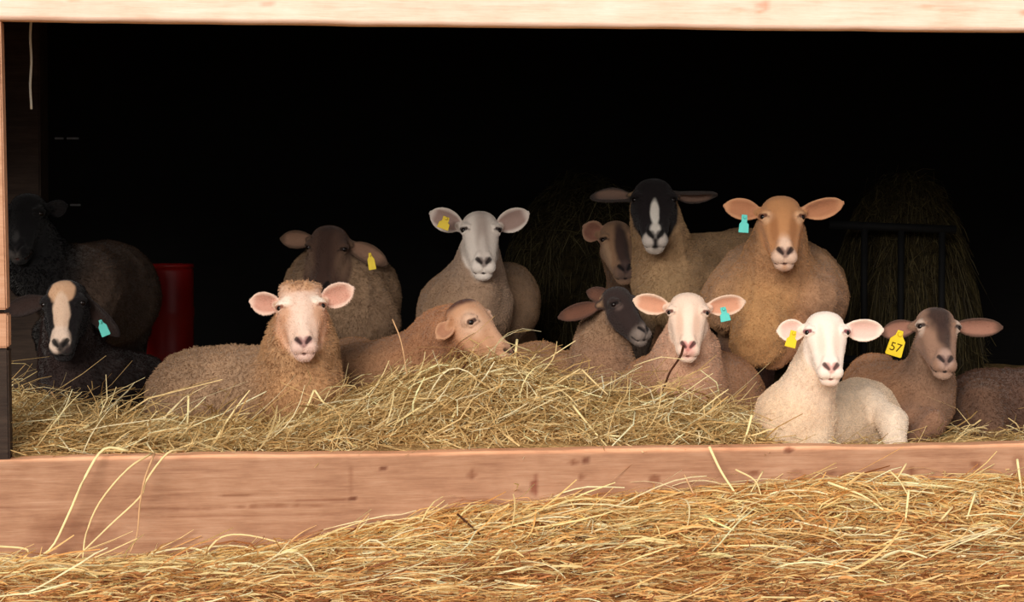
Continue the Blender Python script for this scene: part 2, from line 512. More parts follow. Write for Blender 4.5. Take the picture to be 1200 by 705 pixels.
def pick(cols, w, n, var=0.15):
    cols = np.array([lin(c) for c in cols])
    i = rng.choice(len(cols), n, p=np.array(w) / sum(w))
    return np.clip(cols[i] * (1 + var * rng.standard_normal((n, 1))), 0.004, 0.95)

# loose straw outside
n = 52000
X = rng.uniform(-2.3, 2.9, n); Y = front_y(X) - 0.01 - np.abs(rng.beta(1.0, 1.25, n)) * 1.75
az = np.where(rng.random(n) < 0.62, rng.normal(0, 0.35, n), rng.uniform(-1.57, 1.57, n))
far = smooth(0.25, 0.75, front_y(X) - Y)
ln = (rng.gamma(2.6, 0.034, n) + 0.025) * (1 - 0.45 * far)
cols = pick([(253, 222, 160), (248, 204, 136), (240, 184, 112), (214, 150, 90), (254, 238, 194), (156, 100, 60)], [3.4, 4, 3, 1.4, 1.6, 0.5], n, 0.12)
cb = pick([(242, 192, 126), (224, 164, 100), (192, 128, 78), (146, 92, 58), (250, 218, 158)], [3, 4, 3, 2, 1.2], n, 0.12)
cols = np.where((rng.random(n) < 0.75 * far)[:, None], cb, cols)
o = blades('loose_straw', X, Y, out_z, az, ln, rng.gamma(4.0, 0.0009, n) + 0.0012, rng.uniform(-0.004, 0.028, n), rng.normal(0.04, 0.07, n),
           np.where(rng.random(n) < 0.10, rng.uniform(0, 0.5, n), rng.normal(0, 0.06, n)), rng.normal(0, 0.8, n), cols, MAT['straw'])
tag(o, 'loose golden straw scattered and banked against the front of the board', 'straw', kind='stuff')
# broader pale stalks lying on top of it
n = 1500
X = rng.uniform(-2.2, 2.8, n); Y = front_y(X) - 0.03 - rng.beta(1.0, 2.4, n) * 1.6
cols = pick([(254, 236, 188), (250, 222, 160), (240, 200, 136)], [3, 3, 2], n, 0.06)
o = blades('straw_stalks', X, Y, out_z, rng.normal(0, 0.45, n), rng.uniform(0.12, 0.38, n), rng.uniform(0.004, 0.0085, n), rng.uniform(0.016, 0.036, n), rng.normal(0.02, 0.05, n),
           np.where(rng.random(n) < 0.12, rng.uniform(0, 0.5, n), rng.normal(0, 0.05, n)), rng.normal(0, 0.25, n), cols, MAT['straw'], 6)
tag(o, 'broad pale straw stalks lying on top of the litter outside', 'straw', kind='stuff')
# loose hay inside
n = 56000
X = rng.uniform(-2.25, 2.5, n); yf = front_y(X) + 0.15
Y = yf + rng.beta(1.0, 1.7, n) * 1.5
px = px_of(X, Y)
keep = (rng.random(n) < np.interp(px, [-100, 880, 930, 1400], [1, 1, 0.10, 0.08]))
X, Y = X[keep], Y[keep]; n = len(X)
az = rng.uniform(-1.57, 1.57, n)
ln = rng.gamma(2.6, 0.034, n) + 0.025
cols = pick([(238, 208, 150), (220, 186, 128), (200, 164, 108), (248, 226, 174), (170, 136, 86), (252, 238, 198)], [3.2, 4, 3, 1.6, 1.6, 0.8], n, 0.12)
o = blades('loose_hay', X, Y, hay_z, az, ln, rng.gamma(4.0, 0.00075, n) + 0.0012, rng.uniform(-0.006, 0.024, n), rng.normal(0.06, 0.10, n),
           np.where(rng.random(n) < 0.22, rng.uniform(0, 0.8, n), rng.normal(0, 0.1, n)), rng.normal(0, 1.3, n), cols, MAT['hay'])
tag(o, 'heap of loose greenish-yellow hay behind the board', 'hay', kind='stuff')
n = 900
X = rng.uniform(-2.2, 1.0, n); Y = front_y(X) + 0.13 + rng.beta(1.0, 2.0, n) * 0.9
cols = pick([(254, 240, 196), (246, 224, 168), (236, 206, 148)], [3, 3, 2], n, 0.06)
o = blades('hay_stems', X, Y, hay_z, rng.uniform(-1.57, 1.57, n), rng.uniform(0.08, 0.26, n), rng.uniform(0.003, 0.0065, n), rng.uniform(0.008, 0.03, n), rng.normal(0.04, 0.08, n),
           np.where(rng.random(n) < 0.3, rng.uniform(0, 0.9, n), rng.normal(0, 0.1, n)), rng.normal(0, 0.5, n), cols, MAT['straw'], 6)
tag(o, 'broad pale stems lying on the heap of hay inside', 'hay', kind='stuff')
# droppings and clods in the straw
cl = MB()
for i in range(150):
    x = random.uniform(-2.0, 2.4); y = float(front_y(x)) - random.uniform(0.35, 1.3)
    bm = bmesh.new(); bmesh.ops.create_icosphere(bm, subdivisions=1, radius=random.uniform(0.006, 0.016))
    for v in bm.verts: v.co = v.co * random.uniform(0.75, 1.2)
    z = float(out_z(np.array(x), np.array(y)))
    cl.add(bm, Matrix.Translation((x, y, z + 0.012)) @ Matrix.Diagonal((1.5, 1.0, 0.7, 1)))
o = cl.build('earth_clods', plain('clod_brown', (84, 50, 32), 0.95, 0.1))
tag(o, 'small dark clods scattered through the straw', 'clods', kind='stuff')

# ------------------------------------------------------------------ sheep: one implicit surface each
def norm(v): v = np.asarray(v, float); return v / np.linalg.norm(v)
def rot(axis, a):
    return np.array(Matrix.Rotation(a, 3, axis))
class Frame:
    """head frame: columns x (lateral), n (out of the face), w (poll to muzzle), unit = head length L"""
    def __init__(s, pos, L, yaw, pitch, roll, anchor=(0, 0, 0.5)):
        t = math.radians(pitch)
        B = np.array([[1, 0, 0], [0, -math.cos(t), -math.sin(t)], [0, math.sin(t), -math.cos(t)]])
        s.R = rot('Y', math.radians(roll)) @ rot('Z', math.radians(yaw)) @ B
        s.L = L
        s.o = np.asarray(pos) - s.R @ (np.array(anchor) * L)
    def to(s, q): return s.o + (np.asarray(q, float) @ s.R.T) * s.L
    def inv(s, p): return ((p - s.o) @ s.R) / s.L
WORLD = Frame((0, 0, 0), 1.0, 0, 0, 0, (0, 0, 0)); WORLD.R = np.eye(3); WORLD.o = np.zeros(3)

class Prim:
    def __init__(s, kind, data, k=0.04, sub=False, fr=WORLD, col=None):
        s.kind, s.d, s.k, s.sub, s.fr, s.col = kind, data, k * fr.L, sub, fr, col
        if kind == 'cone':
            a, b, r1, r2 = data
            a, b = np.array(a, float), np.array(b, float)
            s.d = (a, b, r1, r2)
            c = (a + b) / 2; r = np.linalg.norm(a - b) / 2 + max(r1, r2)
        elif kind == 'ell':
            c, rr = np.array(data[0], float), np.array(data[1], float)
            Q = data[2] if len(data) > 2 else np.eye(3)
            s.d = (c, rr, Q); r = rr.max()
        elif kind == 'ear':
            root, A, B, C, ln, W, cup = data
            c = np.array(root) + np.array(A) * ln / 2; r = ln * 0.75
        s.c = fr.to(c); s.r = r * fr.L
    def dist(s, p):
        q = s.fr.inv(p) if s.fr is not WORLD else p
        if s.kind == 'cone':
            a, b, r1, r2 = s.d
            ab = b - a
            t = np.clip(((q - a) @ ab) / (ab @ ab + 1e-12), 0, 1)
            d = np.linalg.norm(q - a - t[..., None] * ab, axis=-1) - (r1 + (r2 - r1) * t)
        elif s.kind == 'ell':
            c, rr, Q = s.d
            v = (q - c) @ Q
            k0 = np.linalg.norm(v / rr, axis=-1); k1 = np.linalg.norm(v / (rr * rr), axis=-1)
            d = k0 * (k0 - 1) / (k1 + 1e-6)
        else:
            e = ear_coords(s.d, q)
            a, b, c, hw, ln = e
            o = np.maximum(np.abs(b) - hw, np.maximum(-a, a - ln)) * 0.85
            t = 0.010
            qd = np.abs(c) - t
            d = np.hypot(np.maximum(o, 0), np.maximum(qd, 0)) + np.minimum(np.maximum(o, qd), 0) - 0.013
        return d * s.fr.L
def ear_coords(data, q):
    root, A, B, C, ln, W, cup = data
    v = q - root
    a, b, c = v @ A, v @ B, v @ C
    u = np.clip(a / ln, 0, 1)
    hw = W * np.maximum(0.46 * (1 - u), np.clip(1 - ((u - 0.56) / 0.45) ** 2, 0, 1) ** 0.62)
    hw = np.maximum(hw - 0.012, 0.002)
    c0 = cup * np.minimum((b / W) ** 2, 1.2) * (1.2 - 0.5 * u) - cup * 0.35 + 0.05 * u * u
    return a, b, c - c0, hw, ln

def surface_nets(F, o, h):
    """F sampled on a grid (origin o, spacing h): quads of the zero surface in grid coordinates"""
    nx, ny, nz = F.shape
    s = F < 0
    c = [s[i:nx - 1 + i, j:ny - 1 + j, k:nz - 1 + k] for i in (0, 1) for j in (0, 1) for k in (0, 1)]
    allin = c[0].copy(); anyin = c[0].copy()
    for x in c[1:]: allin &= x; anyin |= x
    ci, cj, ck = np.nonzero(anyin & ~allin)
    acc = np.zeros((len(ci), 3)); cnt = np.zeros(len(ci))
    val = {}
    for i in (0, 1):
        for j in (0, 1):
            for k in (0, 1): val[i, j, k] = F[ci + i, cj + j, ck + k]
    corners = list(val)
    for a in corners:
        for ax in range(3):
            if a[ax] == 0:
                b = list(a); b[ax] = 1; b = tuple(b)
                fa, fb = val[a], val[b]
                m = (fa < 0) != (fb < 0)
                t = np.where(m, fa / np.where(m, fa - fb, 1), 0)
                p = np.array(a, float)[None, :] + np.zeros((len(ci), 1))
                p[:, ax] = t
                acc += p * m[:, None]; cnt += m
    V = acc / cnt[:, None] + np.stack([ci, cj, ck], -1)
    V = V * h + o
    ids = np.full((nx - 1, ny - 1, nz - 1), -1, np.int32)
    ids[ci, cj, ck] = np.arange(len(ci))
    Q = []
    for ax in range(3):
        sl0 = [slice(None)] * 3; sl1 = [slice(None)] * 3
        sl0[ax] = slice(0, -1); sl1[ax] = slice(1, None)
        a, b = s[tuple(sl0)], s[tuple(sl1)]
        e = np.argwhere(a != b)
        u, v = [x for x in range(3) if x != ax]
        e = e[(e[:, u] > 0) & (e[:, v] > 0) & (e[:, u] < F.shape[u] - 1) & (e[:, v] < F.shape[v] - 1)]
        fl = a[tuple(e.T)]
        def cell(du, dv):
            q = e.copy(); q[:, u] += du; q[:, v] += dv
            return ids[tuple(q.T)]
        quad = np.stack([cell(-1, -1), cell(0, -1), cell(0, 0), cell(-1, 0)], -1)
        flip = fl if ax != 1 else ~fl
        quad[~flip] = quad[~flip][:, ::-1]
        Q.append(quad)
    Q = np.vstack(Q)
    return V, Q[(Q >= 0).all(1)]

def field(prims, o, h, shape, fr):
    """smooth union of the prims on a grid laid out in frame fr"""
    F = np.full(shape, 0.5, np.float32)
    ax = [o[i] + h * np.arange(shape[i]) for i in range(3)]
    for p in prims:
        c = fr.inv(p.c); r = (p.r + p.k + 2.5 * h * fr.L) / fr.L
        sl = []
        for i in range(3):
            a = int(max(0, math.floor((c[i] - r - o[i]) / h))); b = int(min(shape[i], math.ceil((c[i] + r - o[i]) / h) + 1))
            sl.append(slice(a, b))
        if any(q.stop <= q.start for q in sl): continue
        G = np.stack(np.meshgrid(*[ax[i][sl[i]] for i in range(3)], indexing='ij'), -1)
        d = p.dist(fr.to(G) if fr is not WORLD else G)
        f = F[tuple(sl)]
        k = p.k
        if p.sub:
            g = np.maximum(k - np.abs(f + d), 0) / k
            F[tuple(sl)] = np.maximum(f, -d) + g * g * k * 0.25
        else:
            g = np.maximum(k - np.abs(f - d), 0) / k
            F[tuple(sl)] = np.minimum(f, d) - g * g * k * 0.25
    return F

MOUTH = [((0.162, -0.19, 0.872), (0.095, -0.160, 0.948)), ((0.095, -0.160, 0.948), (0, -0.135, 0.968))]
def head_prims(fr, sp):
    wd = sp.get('wide', 1.0); jw = sp.get('jaw', 1.0)
    H = []
    def ell(c, r, k=0.07, sub=False): H.append(Prim('ell', (c, r), k, sub, fr))
    def cone(a, b, r1, r2, k=0.06, sub=False): H.append(Prim('cone', (a, b, r1, r2), k, sub, fr))
    ell((0, -0.24, 0.205), (0.225 * wd, 0.24, 0.205))
    ell((0, -0.15, 0.34), (0.235 * wd, 0.135, 0.20))
    for s in (-1, 1): ell((s * 0.095 * wd, -0.21, 0.175), (0.128, 0.15, 0.118), 0.07)
    cone((0, -0.135, 0.30), (0, -0.115, 0.82), 0.13 * wd, 0.095)
    for s in (-1, 1):
        cone((s * 0.115 * wd, -0.20, 0.42), (s * 0.075, -0.165, 0.84), 0.12, 0.082)
        cone((s * 0.115 * wd * jw, -0.33, 0.44), (s * 0.045, -0.23, 0.90), 0.125, 0.075)
        ell((s * 0.215 * wd, -0.125, 0.295), (0.072, 0.085, 0.075), 0.04)
        ell((s * 0.075, -0.115, 0.885), (0.085, 0.085, 0.092), 0.04)
        cone((s * 0.055, -0.055, 0.74), (s * 0.072, -0.07, 0.84), 0.035, 0.042, 0.04)
    ell((0, -0.10, 0.87), (0.085, 0.075, 0.10), 0.04)
    ell((0, -0.205, 0.945), (0.118, 0.078, 0.085), 0.03)
    if sp.get('cap'):
        for s in (-1, 1): ell((s * 0.085, -0.16, 0.095), (0.16, 0.16, 0.10), 0.05)
    # ears
    for s in (-1, 1):
        e = sp['ear'][0 if s < 0 else 1]
        if e is None: continue
        root = np.array((s * 0.19 * wd, -0.28, 0.20))
        tip = fr.inv(P(e[0], e[1], e[2]))
        A = tip - root; ln = np.linalg.norm(A); A = A / ln
        roll = math.radians(e[3] if len(e) > 3 else 0)
        face = norm(np.array([0, -1.0, -0.12]) @ fr.R)          # ear opening towards the light
        C = norm(face - A * (face @ A)); Bv = np.cross(A, C)
        C2 = C * math.cos(roll) + Bv * math.sin(roll); B2 = np.cross(A, C2)
        W = (e[4] if len(e) > 4 else 0.15)
        pr = Prim('ear', (root, A, B2, C2, ln, W, 0.07), 0.035, False, fr)
        pr.ear = True
        H.append(pr)
        cone(root - A * 0.05, root + A * 0.10, 0.075, 0.05, 0.05)
    # eyes: lids round a shallow socket, mouth line and nostrils cut in
    sq = sp.get('squint', 0.6)
    for s in (-1, 1):
        ex, en, ew = s * 0.262 * wd, -0.085, 0.335
        ell((ex + s * 0.012, en + 0.012, ew), (0.046, 0.046, 0.030 - 0.014 * sq), 0.012, True)
        cone((s * 0.178 * wd, -0.035, 0.312), (ex + s * 0.016, en - 0.035, 0.300 + 0.016 * sq), 0.021, 0.027, 0.03)
        cone((s * 0.178 * wd, -0.035, 0.372), (ex - s * 0.004, en - 0.035, 0.378 - 0.010 * sq), 0.015, 0.016, 0.03)
        cone((s * 0.088, -0.028, 0.815), (s * 0.034, -0.018, 0.888), 0.022, 0.016, 0.02, True)
    for a, b in MOUTH:
        for s in (-1, 1): cone((a[0] * s, a[1], a[2]), (b[0] * s, b[1], b[2]), 0.011, 0.011, 0.018, True)
    cone((0, -0.012, 0.90), (0, -0.08, 0.965), 0.008, 0.010, 0.02, True)
    return H

def paint(cols, q, spots):
    """spots: (centre, radii, colour, softness, strength, mirrored) in head coordinates"""
    for c, r, col, soft, st, mir in spots:
        col = lin(col)
        x = np.abs(q[:, 0]) if mir else q[:, 0]
        d = np.sqrt(((x - c[0]) / r[0]) ** 2 + ((q[:, 1] - c[1]) / r[1]) ** 2 + ((q[:, 2] - c[2]) / r[2]) ** 2)
        d = d + 0.10 * vnoise(q * 14, 3)
        w = (1 - smooth(1 - soft, 1 + soft, d)) * st
        cols = cols * (1 - w[:, None]) + col[None, :] * w[:, None]
    return cols

def grow_fleece(root, base, V, Q, Nn, C, wool, eard, amp, fur):
    """short hair over the whole skin: longer on the fleece, stubble on the face"""
    T = np.vstack([Q[:, [0, 1, 2]], Q[:, [0, 2, 3]]])
    ar = np.linalg.norm(np.cross(V[T[:, 1]] - V[T[:, 0]], V[T[:, 2]] - V[T[:, 0]]), axis=1) * 0.5
    wt = ar * (0.9 + 0.8 * (1 - wool[T].mean(1)))
    n = int(HAIRS * wt.sum())
    i = np.searchsorted(np.cumsum(wt) / wt.sum(), rng.random(n)).clip(0, len(T) - 1)
    r1, r2 = np.sqrt(rng.random(n)), rng.random(n)
    bc = np.stack([1 - r1, r1 * (1 - r2), r1 * r2], -1)[:, :, None]
    t = T[i]
    p = (V[t] * bc).sum(1); nn = (Nn[t] * bc).sum(1); col = (C[t] * bc).sum(1)
    nn /= np.linalg.norm(nn, axis=1, keepdims=True) + 1e-9
    wl = (wool[t] * bc[:, :, 0]).sum(1)
    ln = (0.0045 + wl * (0.007 + 0.005 * amp)) * rng.uniform(0.6, 1.25, n) * fur
    clump = np.stack([vnoise(p * 70, 71), vnoise(p * 70, 72), vnoise(p * 70, 73)], -1)
    d = nn * (0.55 + 0.35 * wl)[:, None] + np.array([0, 0, -0.45]) + clump * (0.25 + 0.55 * wl)[:, None] + rng.normal(0, 0.18, (n, 3))
    d /= np.linalg.norm(d, axis=1, keepdims=True)
    # keep the hair outside the skin
    k = (d * nn).sum(1); d += nn * np.maximum(0.25 - k, 0)[:, None]
    mid = p + d * (ln * 0.5)[:, None] + nn * (ln * 0.12)[:, None]
    tip = p + d * ln[:, None] + np.array([0, 0, -0.15]) * ln[:, None]
    pts = np.stack([p - nn * 0.001, mid, tip], 1) - base
    hc = bpy.data.hair_curves.new('fleece')
    hc.add_curves([3] * n)
    hc.attributes['position'].data.foreach_set('vector', pts.astype(np.float32).ravel())
    ra = hc.attributes.get('radius') or hc.attributes.new('radius', 'FLOAT', 'POINT')
    ra.data.foreach_set('value', np.tile(np.array([0.0008, 0.00065, 0.0002], np.float32), n))
    ca = hc.attributes.new('Col', 'FLOAT_COLOR', 'CURVE')
    c4 = np.ones((n, 4), np.float32)
    c4[:, :3] = np.clip(col * (1 + 0.16 * rng.standard_normal((n, 1))), 0.002, 0.95)
    ca.data.foreach_set('color', c4.ravel())
    o = link('fleece', hc, MAT['hair'], root)
    o['kind'] = 'stuff'
HAIRS = 26000                       # per square metre

def make_sheep(sp):
    fr = Frame(P(*sp['head'][:3]), sp['head'][3] * sp['head'][2] / FPX, *sp['head'][4:7])
    L = fr.L
    base_col = sp['coat']
    prims = []
    for b in sp['body']:
        kind = b[0]
        k = 0.05
        if kind == 'c':                       # ('c', (px,py,Y,r), (px,py,Y,r), colour)
            a, e = b[1], b[2]
            pr = Prim('cone', (P(*a[:3]), P(*e[:3]), RR(a[3], a[2]), RR(e[3], e[2])), b[4] if len(b) > 4 else k)
            pr.col = b[3] if len(b) > 3 and b[3] else base_col
        elif kind == 'e':                     # ('e', (px,py,Y), (rx,ry,rz px), colour, yaw, roll)
            c, r = b[1], b[2]
            Q = rot('Y', math.radians(b[5] if len(b) > 5 else 0)) @ rot('Z', math.radians(b[4] if len(b) > 4 else 0))
            pr = Prim('ell', (P(*c), (RR(r[0], c[2]), RR(r[1], c[2]), RR(r[2], c[2])), Q), b[6] if len(b) > 6 else k)
            pr.col = b[3] if len(b) > 3 and b[3] else base_col
        elif kind == 'n':                     # neck: ('n', (px,py,Y,r), r_at_head (L), colour)
            a = b[1]
            ha = fr.to((0, -0.30, 0.36) if len(b) < 5 else b[4])
            pr = Prim('cone', (P(*a[:3]), ha, RR(a[3], a[2]), b[2] * L), 0.06)
            pr.col = b[3] if len(b) > 3 and b[3] else base_col
        elif kind == 'l':                     # leg: ('l', hip(px,py,Y,r), ground z, colour, dx, dy)
            a = b[1]; p0 = P(*a[:3]); g = b[2]; col = b[3] or base_col
            p2 = np.array([p0[0] + b[4], p0[1] + b[5], g + 0.05])
            p1 = p0 * 0.5 + p2 * 0.5 + np.array([0, -0.02, 0])
            r = RR(a[3], a[2])
            x = Prim('cone', (p0, p1, r, 0.032), 0.03); x.col = col; prims.append(x)
            x = Prim('cone', (p1, p2, 0.030, 0.022), 0.02); x.col = col; prims.append(x)
            pr = Prim('ell', (p2 + np.array([0, -0.01, -0.02]), (0.032, 0.042, 0.032)), 0.01); pr.col = (40, 32, 28)
        prims.append(pr)
    hp = head_prims(fr, sp)
    nbody = len(prims)
    # additive body prims first, then the head with its cuts
    allp = prims + hp
    # fine grid over the head
    tips = [p for p in hp if hasattr(p, 'ear')]
    lo = np.array([-0.36, -0.60, -0.12]); hi = np.array([0.36, 0.06, 1.06])
    for p in tips:
        c = fr.inv(p.c)
        A = np.array(p.d[1]); tipp = np.array(p.d[0]) + A * p.d[4]
        lo = np.minimum(lo, tipp - 0.12); hi = np.maximum(hi, tipp + 0.12)
    h = 0.0125
    shape = tuple(int(x) for x in np.ceil((hi - lo) / h) + 1)
    hi = lo + h * (np.array(shape) - 1)
    F = field(allp, lo, h, shape, fr)
    V1, Q1 = surface_nets(F, lo, h)
    V1 = fr.to(V1)
    # coarse grid over the body, without what the fine one covers
    blo = np.min([p.c - p.r for p in allp], 0) - 0.03; bhi = np.max([p.c + p.r for p in allp], 0) + 0.03
    hb = 0.0105
    bs = tuple(int(x) for x in np.ceil((bhi - blo) / hb) + 1)
    F = field(allp, blo, hb, bs, WORLD)
    V2, Q2 = surface_nets(F, blo, hb)
    q = fr.inv(V2)
    m = hb * 1.4 / L + h
    inside = ((q > lo + m) & (q < hi - m)).all(1)
    Q2 = Q2[~inside[Q2].all(1)]
    used = np.unique(Q2); remap = np.full(len(V2), -1); remap[used] = np.arange(len(used))
    V2 = V2[used]; Q2 = remap[Q2]
    V = np.vstack([V1, V2]); Q = np.vstack([Q1, Q2 + len(V1)])
    # normals by the quads
    fn = np.cross(V[Q[:, 2]] - V[Q[:, 0]], V[Q[:, 3]] - V[Q[:, 1]])
    Nn = np.zeros_like(V)
    for i in range(4): np.add.at(Nn, Q[:, i], fn)
    Nn /= np.linalg.norm(Nn, axis=1, keepdims=True) + 1e-12
    q = fr.inv(V)
    # where hair gives way to wool
    hd = np.sqrt((q[:, 0] / 0.36) ** 2 + ((q[:, 1] + 0.12) / 0.30) ** 2 + ((q[:, 2] - 0.52) / 0.62) ** 2)
    wool = smooth(0.85, 1.25, hd)
    eard = np.full(len(V), 9.0)
    for p in tips:
        eard = np.minimum(eard, p.dist(V) / L)
    wool *= smooth(0.0, 0.08, eard)
    if sp.get('cap'):
        wool = np.maximum(wool, (1 - smooth(0.85, 1.15, np.sqrt((q[:, 0] / 0.25) ** 2 + ((q[:, 1] + 0.16) / 0.22) ** 2 + ((q[:, 2] - 0.05) / 0.14) ** 2))))
    amp = sp.get('shag', 1.0)
    nz = 0.6 * vnoise(V * 24, 21) + 0.5 * vnoise(V * 55, 22)
    fold = 1 - 2 * np.abs(vnoise(V * np.array([10, 10, 6.5]) + 0.5 * Nn, 24))
    V = V + Nn * ((nz * 0.0050 * amp + fold * 0.0065 * sp.get('folds', 1.0) * (0.5 + 0.5 * amp)) * wool)[:, None]
    # colour: coats by nearest body mass, then the face
    W = np.zeros(len(V)); C = np.zeros((len(V), 3))
    for p in prims:
        w = np.exp(-np.clip(p.dist(V), -0.03, 0.6) / 0.022)
        W += w; C += w[:, None] * lin(p.col)[None, :]
    C /= W[:, None] + 1e-30
    mott = 1 + sp.get('mottle', 0.13) * (vnoise(V * 7, 31) + 0.6 * vnoise(V * 19, 32))
    C *= mott[:, None]
    face = lin(sp['face'])
    fw = 1 - smooth(0.92, 1.12, hd + 0.06 * vnoise(V * 30, 33))
    fw *= 1 - smooth(0.0, 0.10, (q[:, 2] - 0.98) - 0.6 * (q[:, 1] + 0.24))
    fw = np.maximum(fw, 1 - smooth(0.02, 0.06, eard))
    C = C * (1 - fw[:, None]) + face[None, :] * fw[:, None]
    C = paint(C, q, sp.get('spots', []))
    # ears: inner skin, paler rim
    for p in tips:
        a, b, c, hw, ln = ear_coords(p.d, q)
        near = 1 - smooth(0.01, 0.03, p.dist(V) / L)
        inn = 0.8 * near * smooth(-0.004, 0.012, c) * smooth(0.10, 0.25, a / ln) * (1 - smooth(0.60, 0.92, np.abs(b) / (hw + 0.012))) * (1 - smooth(0.8, 0.97, a / ln))
        C = C * (1 - near[:, None]) + lin(sp.get('ear_col', sp['face']))[None, :] * near[:, None]
        C = C * (1 - inn[:, None]) + lin(sp.get('ear_in', (200, 150, 130)))[None, :] * inn[:, None]
    # nose leather, mouth line and dark lid edges
    nose = sp.get('nose', (150, 95, 85)); mouth = sp.get('mouth', (70, 40, 34))
    C = paint(C, q, [((0.060, -0.02, 0.845), (0.045, 0.05, 0.050), nose, 0.40, 0.8, True), ((0.0, -0.03, 0.895), (0.050, 0.06, 0.045), nose, 0.4, 0.7, False)])
    for s in (-1, 1):
        d = Prim('cone', ((s * 0.086, -0.035, 0.817), (s * 0.034, -0.022, 0.890), 0.020, 0.012), 0.01, False, fr).dist(V) / L
        w = (1 - smooth(0.0, 0.016, d)) * 0.9
        C = C * (1 - w[:, None]) + lin(np.array(nose) * 0.38)[None, :] * w[:, None]
    for a, b in MOUTH:
        for s in (-1, 1):
            aa, bb = np.array(a) * (s, 1, 1), np.array(b) * (s, 1, 1)
            d = Prim('cone', (aa, bb, 0.013, 0.013), 0.01, False, fr).dist(V) / L
            w = (1 - smooth(0.0, 0.016, d)) * 0.8
            C = C * (1 - w[:, None]) + lin(mouth)[None, :] * w[:, None]
    wd = sp.get('wide', 1.0)
    lid = sp.get('lid', (96, 60, 50))
    for s in (-1, 1):
        ex = s * 0.262 * wd
        for A_, B_, r_, st in (((ex + s * 0.02, -0.09, 0.335), (ex - s * 0.04, -0.05, 0.345), 0.024, 0.9), ((ex - s * 0.04, -0.04, 0.345), (ex - s * 0.085, -0.01, 0.385), 0.010, 0.55)):
            d = Prim('cone', (A_, B_, r_, r_ * 0.7), 0.01, False, fr).dist(V) / L
            w = (1 - smooth(0.0, 0.018, d)) * st
            C = C * (1 - w[:, None]) + lin(lid)[None, :] * w[:, None]
    # the thing and its parts
    base = np.array([V[:, 0].mean(), V[:, 1].mean(), sp.get('z', 0.30)])
    root = link('sheep', None, loc=base)
    tag(root, sp['label'], 'sheep', 'sheep resting in the barn')
    me = make_mesh('body', V - base, Q, None, np.clip(C, 0.002, 0.95), {'wool': wool})
    link('body', me, MAT['coat'], root)
    grow_fleece(root, base, V, Q, Nn, C, wool, eard, amp, sp.get('fur', 1.0))
    for s in (-1, 1):
        c = fr.to((s * 0.243 * wd, -0.10, 0.339))
        bm = bmesh.new(); bmesh.ops.create_uvsphere(bm, u_segments=14, v_segments=10, radius=0.040 * L)
        o = MB().add(bm).build('eye', MAT['eye_dark'], root, c - base, sm=True)
    for t in sp.get('tags', []):
        ear_tag(root, base, *t)
    return root

def ear_tag(root, base, px, py, Y, w, hgt, ang, mat, text=None, shape='flag'):
    """moulded plastic tag: neck with a stud, wide plate below"""
    if shape == 'flag':
        out = [(-0.16, 0.5), (0.16, 0.5), (0.22, 0.30), (0.46, 0.12), (0.5, -0.46), (0.44, -0.5), (-0.44, -0.5), (-0.5, -0.46), (-0.46, 0.12), (-0.22, 0.30)]
    else:
        out = [(-0.30, 0.5), (0.24, 0.5), (0.30, 0.18), (0.26, 0.08), (0.46, -0.02), (0.5, -0.5), (-0.5, -0.5), (-0.46, -0.02), (-0.28, 0.10)]
    s = Y / FPX
    bm = bmesh.new()
    vs = [bm.verts.new((x * w * s, -0.0025, z * hgt * s)) for x, z in out]
    f = bm.faces.new(vs)
    r = bmesh.ops.extrude_face_region(bm, geom=[f])
    for v in [g for g in r['geom'] if isinstance(g, bmesh.types.BMVert)]: v.co.y += 0.005
    bmesh.ops.recalc_face_normals(bm, faces=bm.faces[:])
    bmesh.ops.bevel(bm, geom=[e for e in bm.edges], offset=0.0012, segments=1, affect='EDGES')
    c = P(px, py, Y)
    t = MB().add(bm).build('ear_tag', MAT[mat], root, c - base, (0, math.radians(ang), 0))
    t['label'] = ('yellow' if mat == 'tag_yellow' else 'teal') + ' plastic ear tag' + (' printed ' + text if text else '')
    bm = bmesh.new(); bmesh.ops.create_cone(bm, cap_ends=True, segments=12, radius1=0.16 * w * s, radius2=0.12 * w * s, depth=0.012)
    link_o = MB().add(bm, Matrix.Translation((0, -0.006, 0.36 * hgt * s)) @ Matrix.Rotation(math.pi / 2, 4, 'X')).build('tag_stud', MAT[mat], t)
    if text:
        cu = bpy.data.curves.new('tag_number', 'FONT'); cu.body = text; cu.size = 0.46 * hgt * s; cu.extrude = 0.0004
        cu.align_x = 'CENTER'; cu.align_y = 'CENTER'; cu.offset = 0.0002
        tmp = bpy.data.objects.new('tmp', cu); COL.objects.link(tmp)
        me = bpy.data.meshes.new_from_object(tmp.evaluated_get(bpy.context.evaluated_depsgraph_get()))
        bpy.data.objects.remove(tmp); me.name = 'tag_number'
        me.transform(Matrix.Rotation(math.pi / 2, 4, 'X'))
        me.materials.clear()
        link('tag_number', me, MAT['tag_ink'], t, (0, -0.0030, -0.17 * hgt * s))

GZ = 0.30
SHEEP = {}
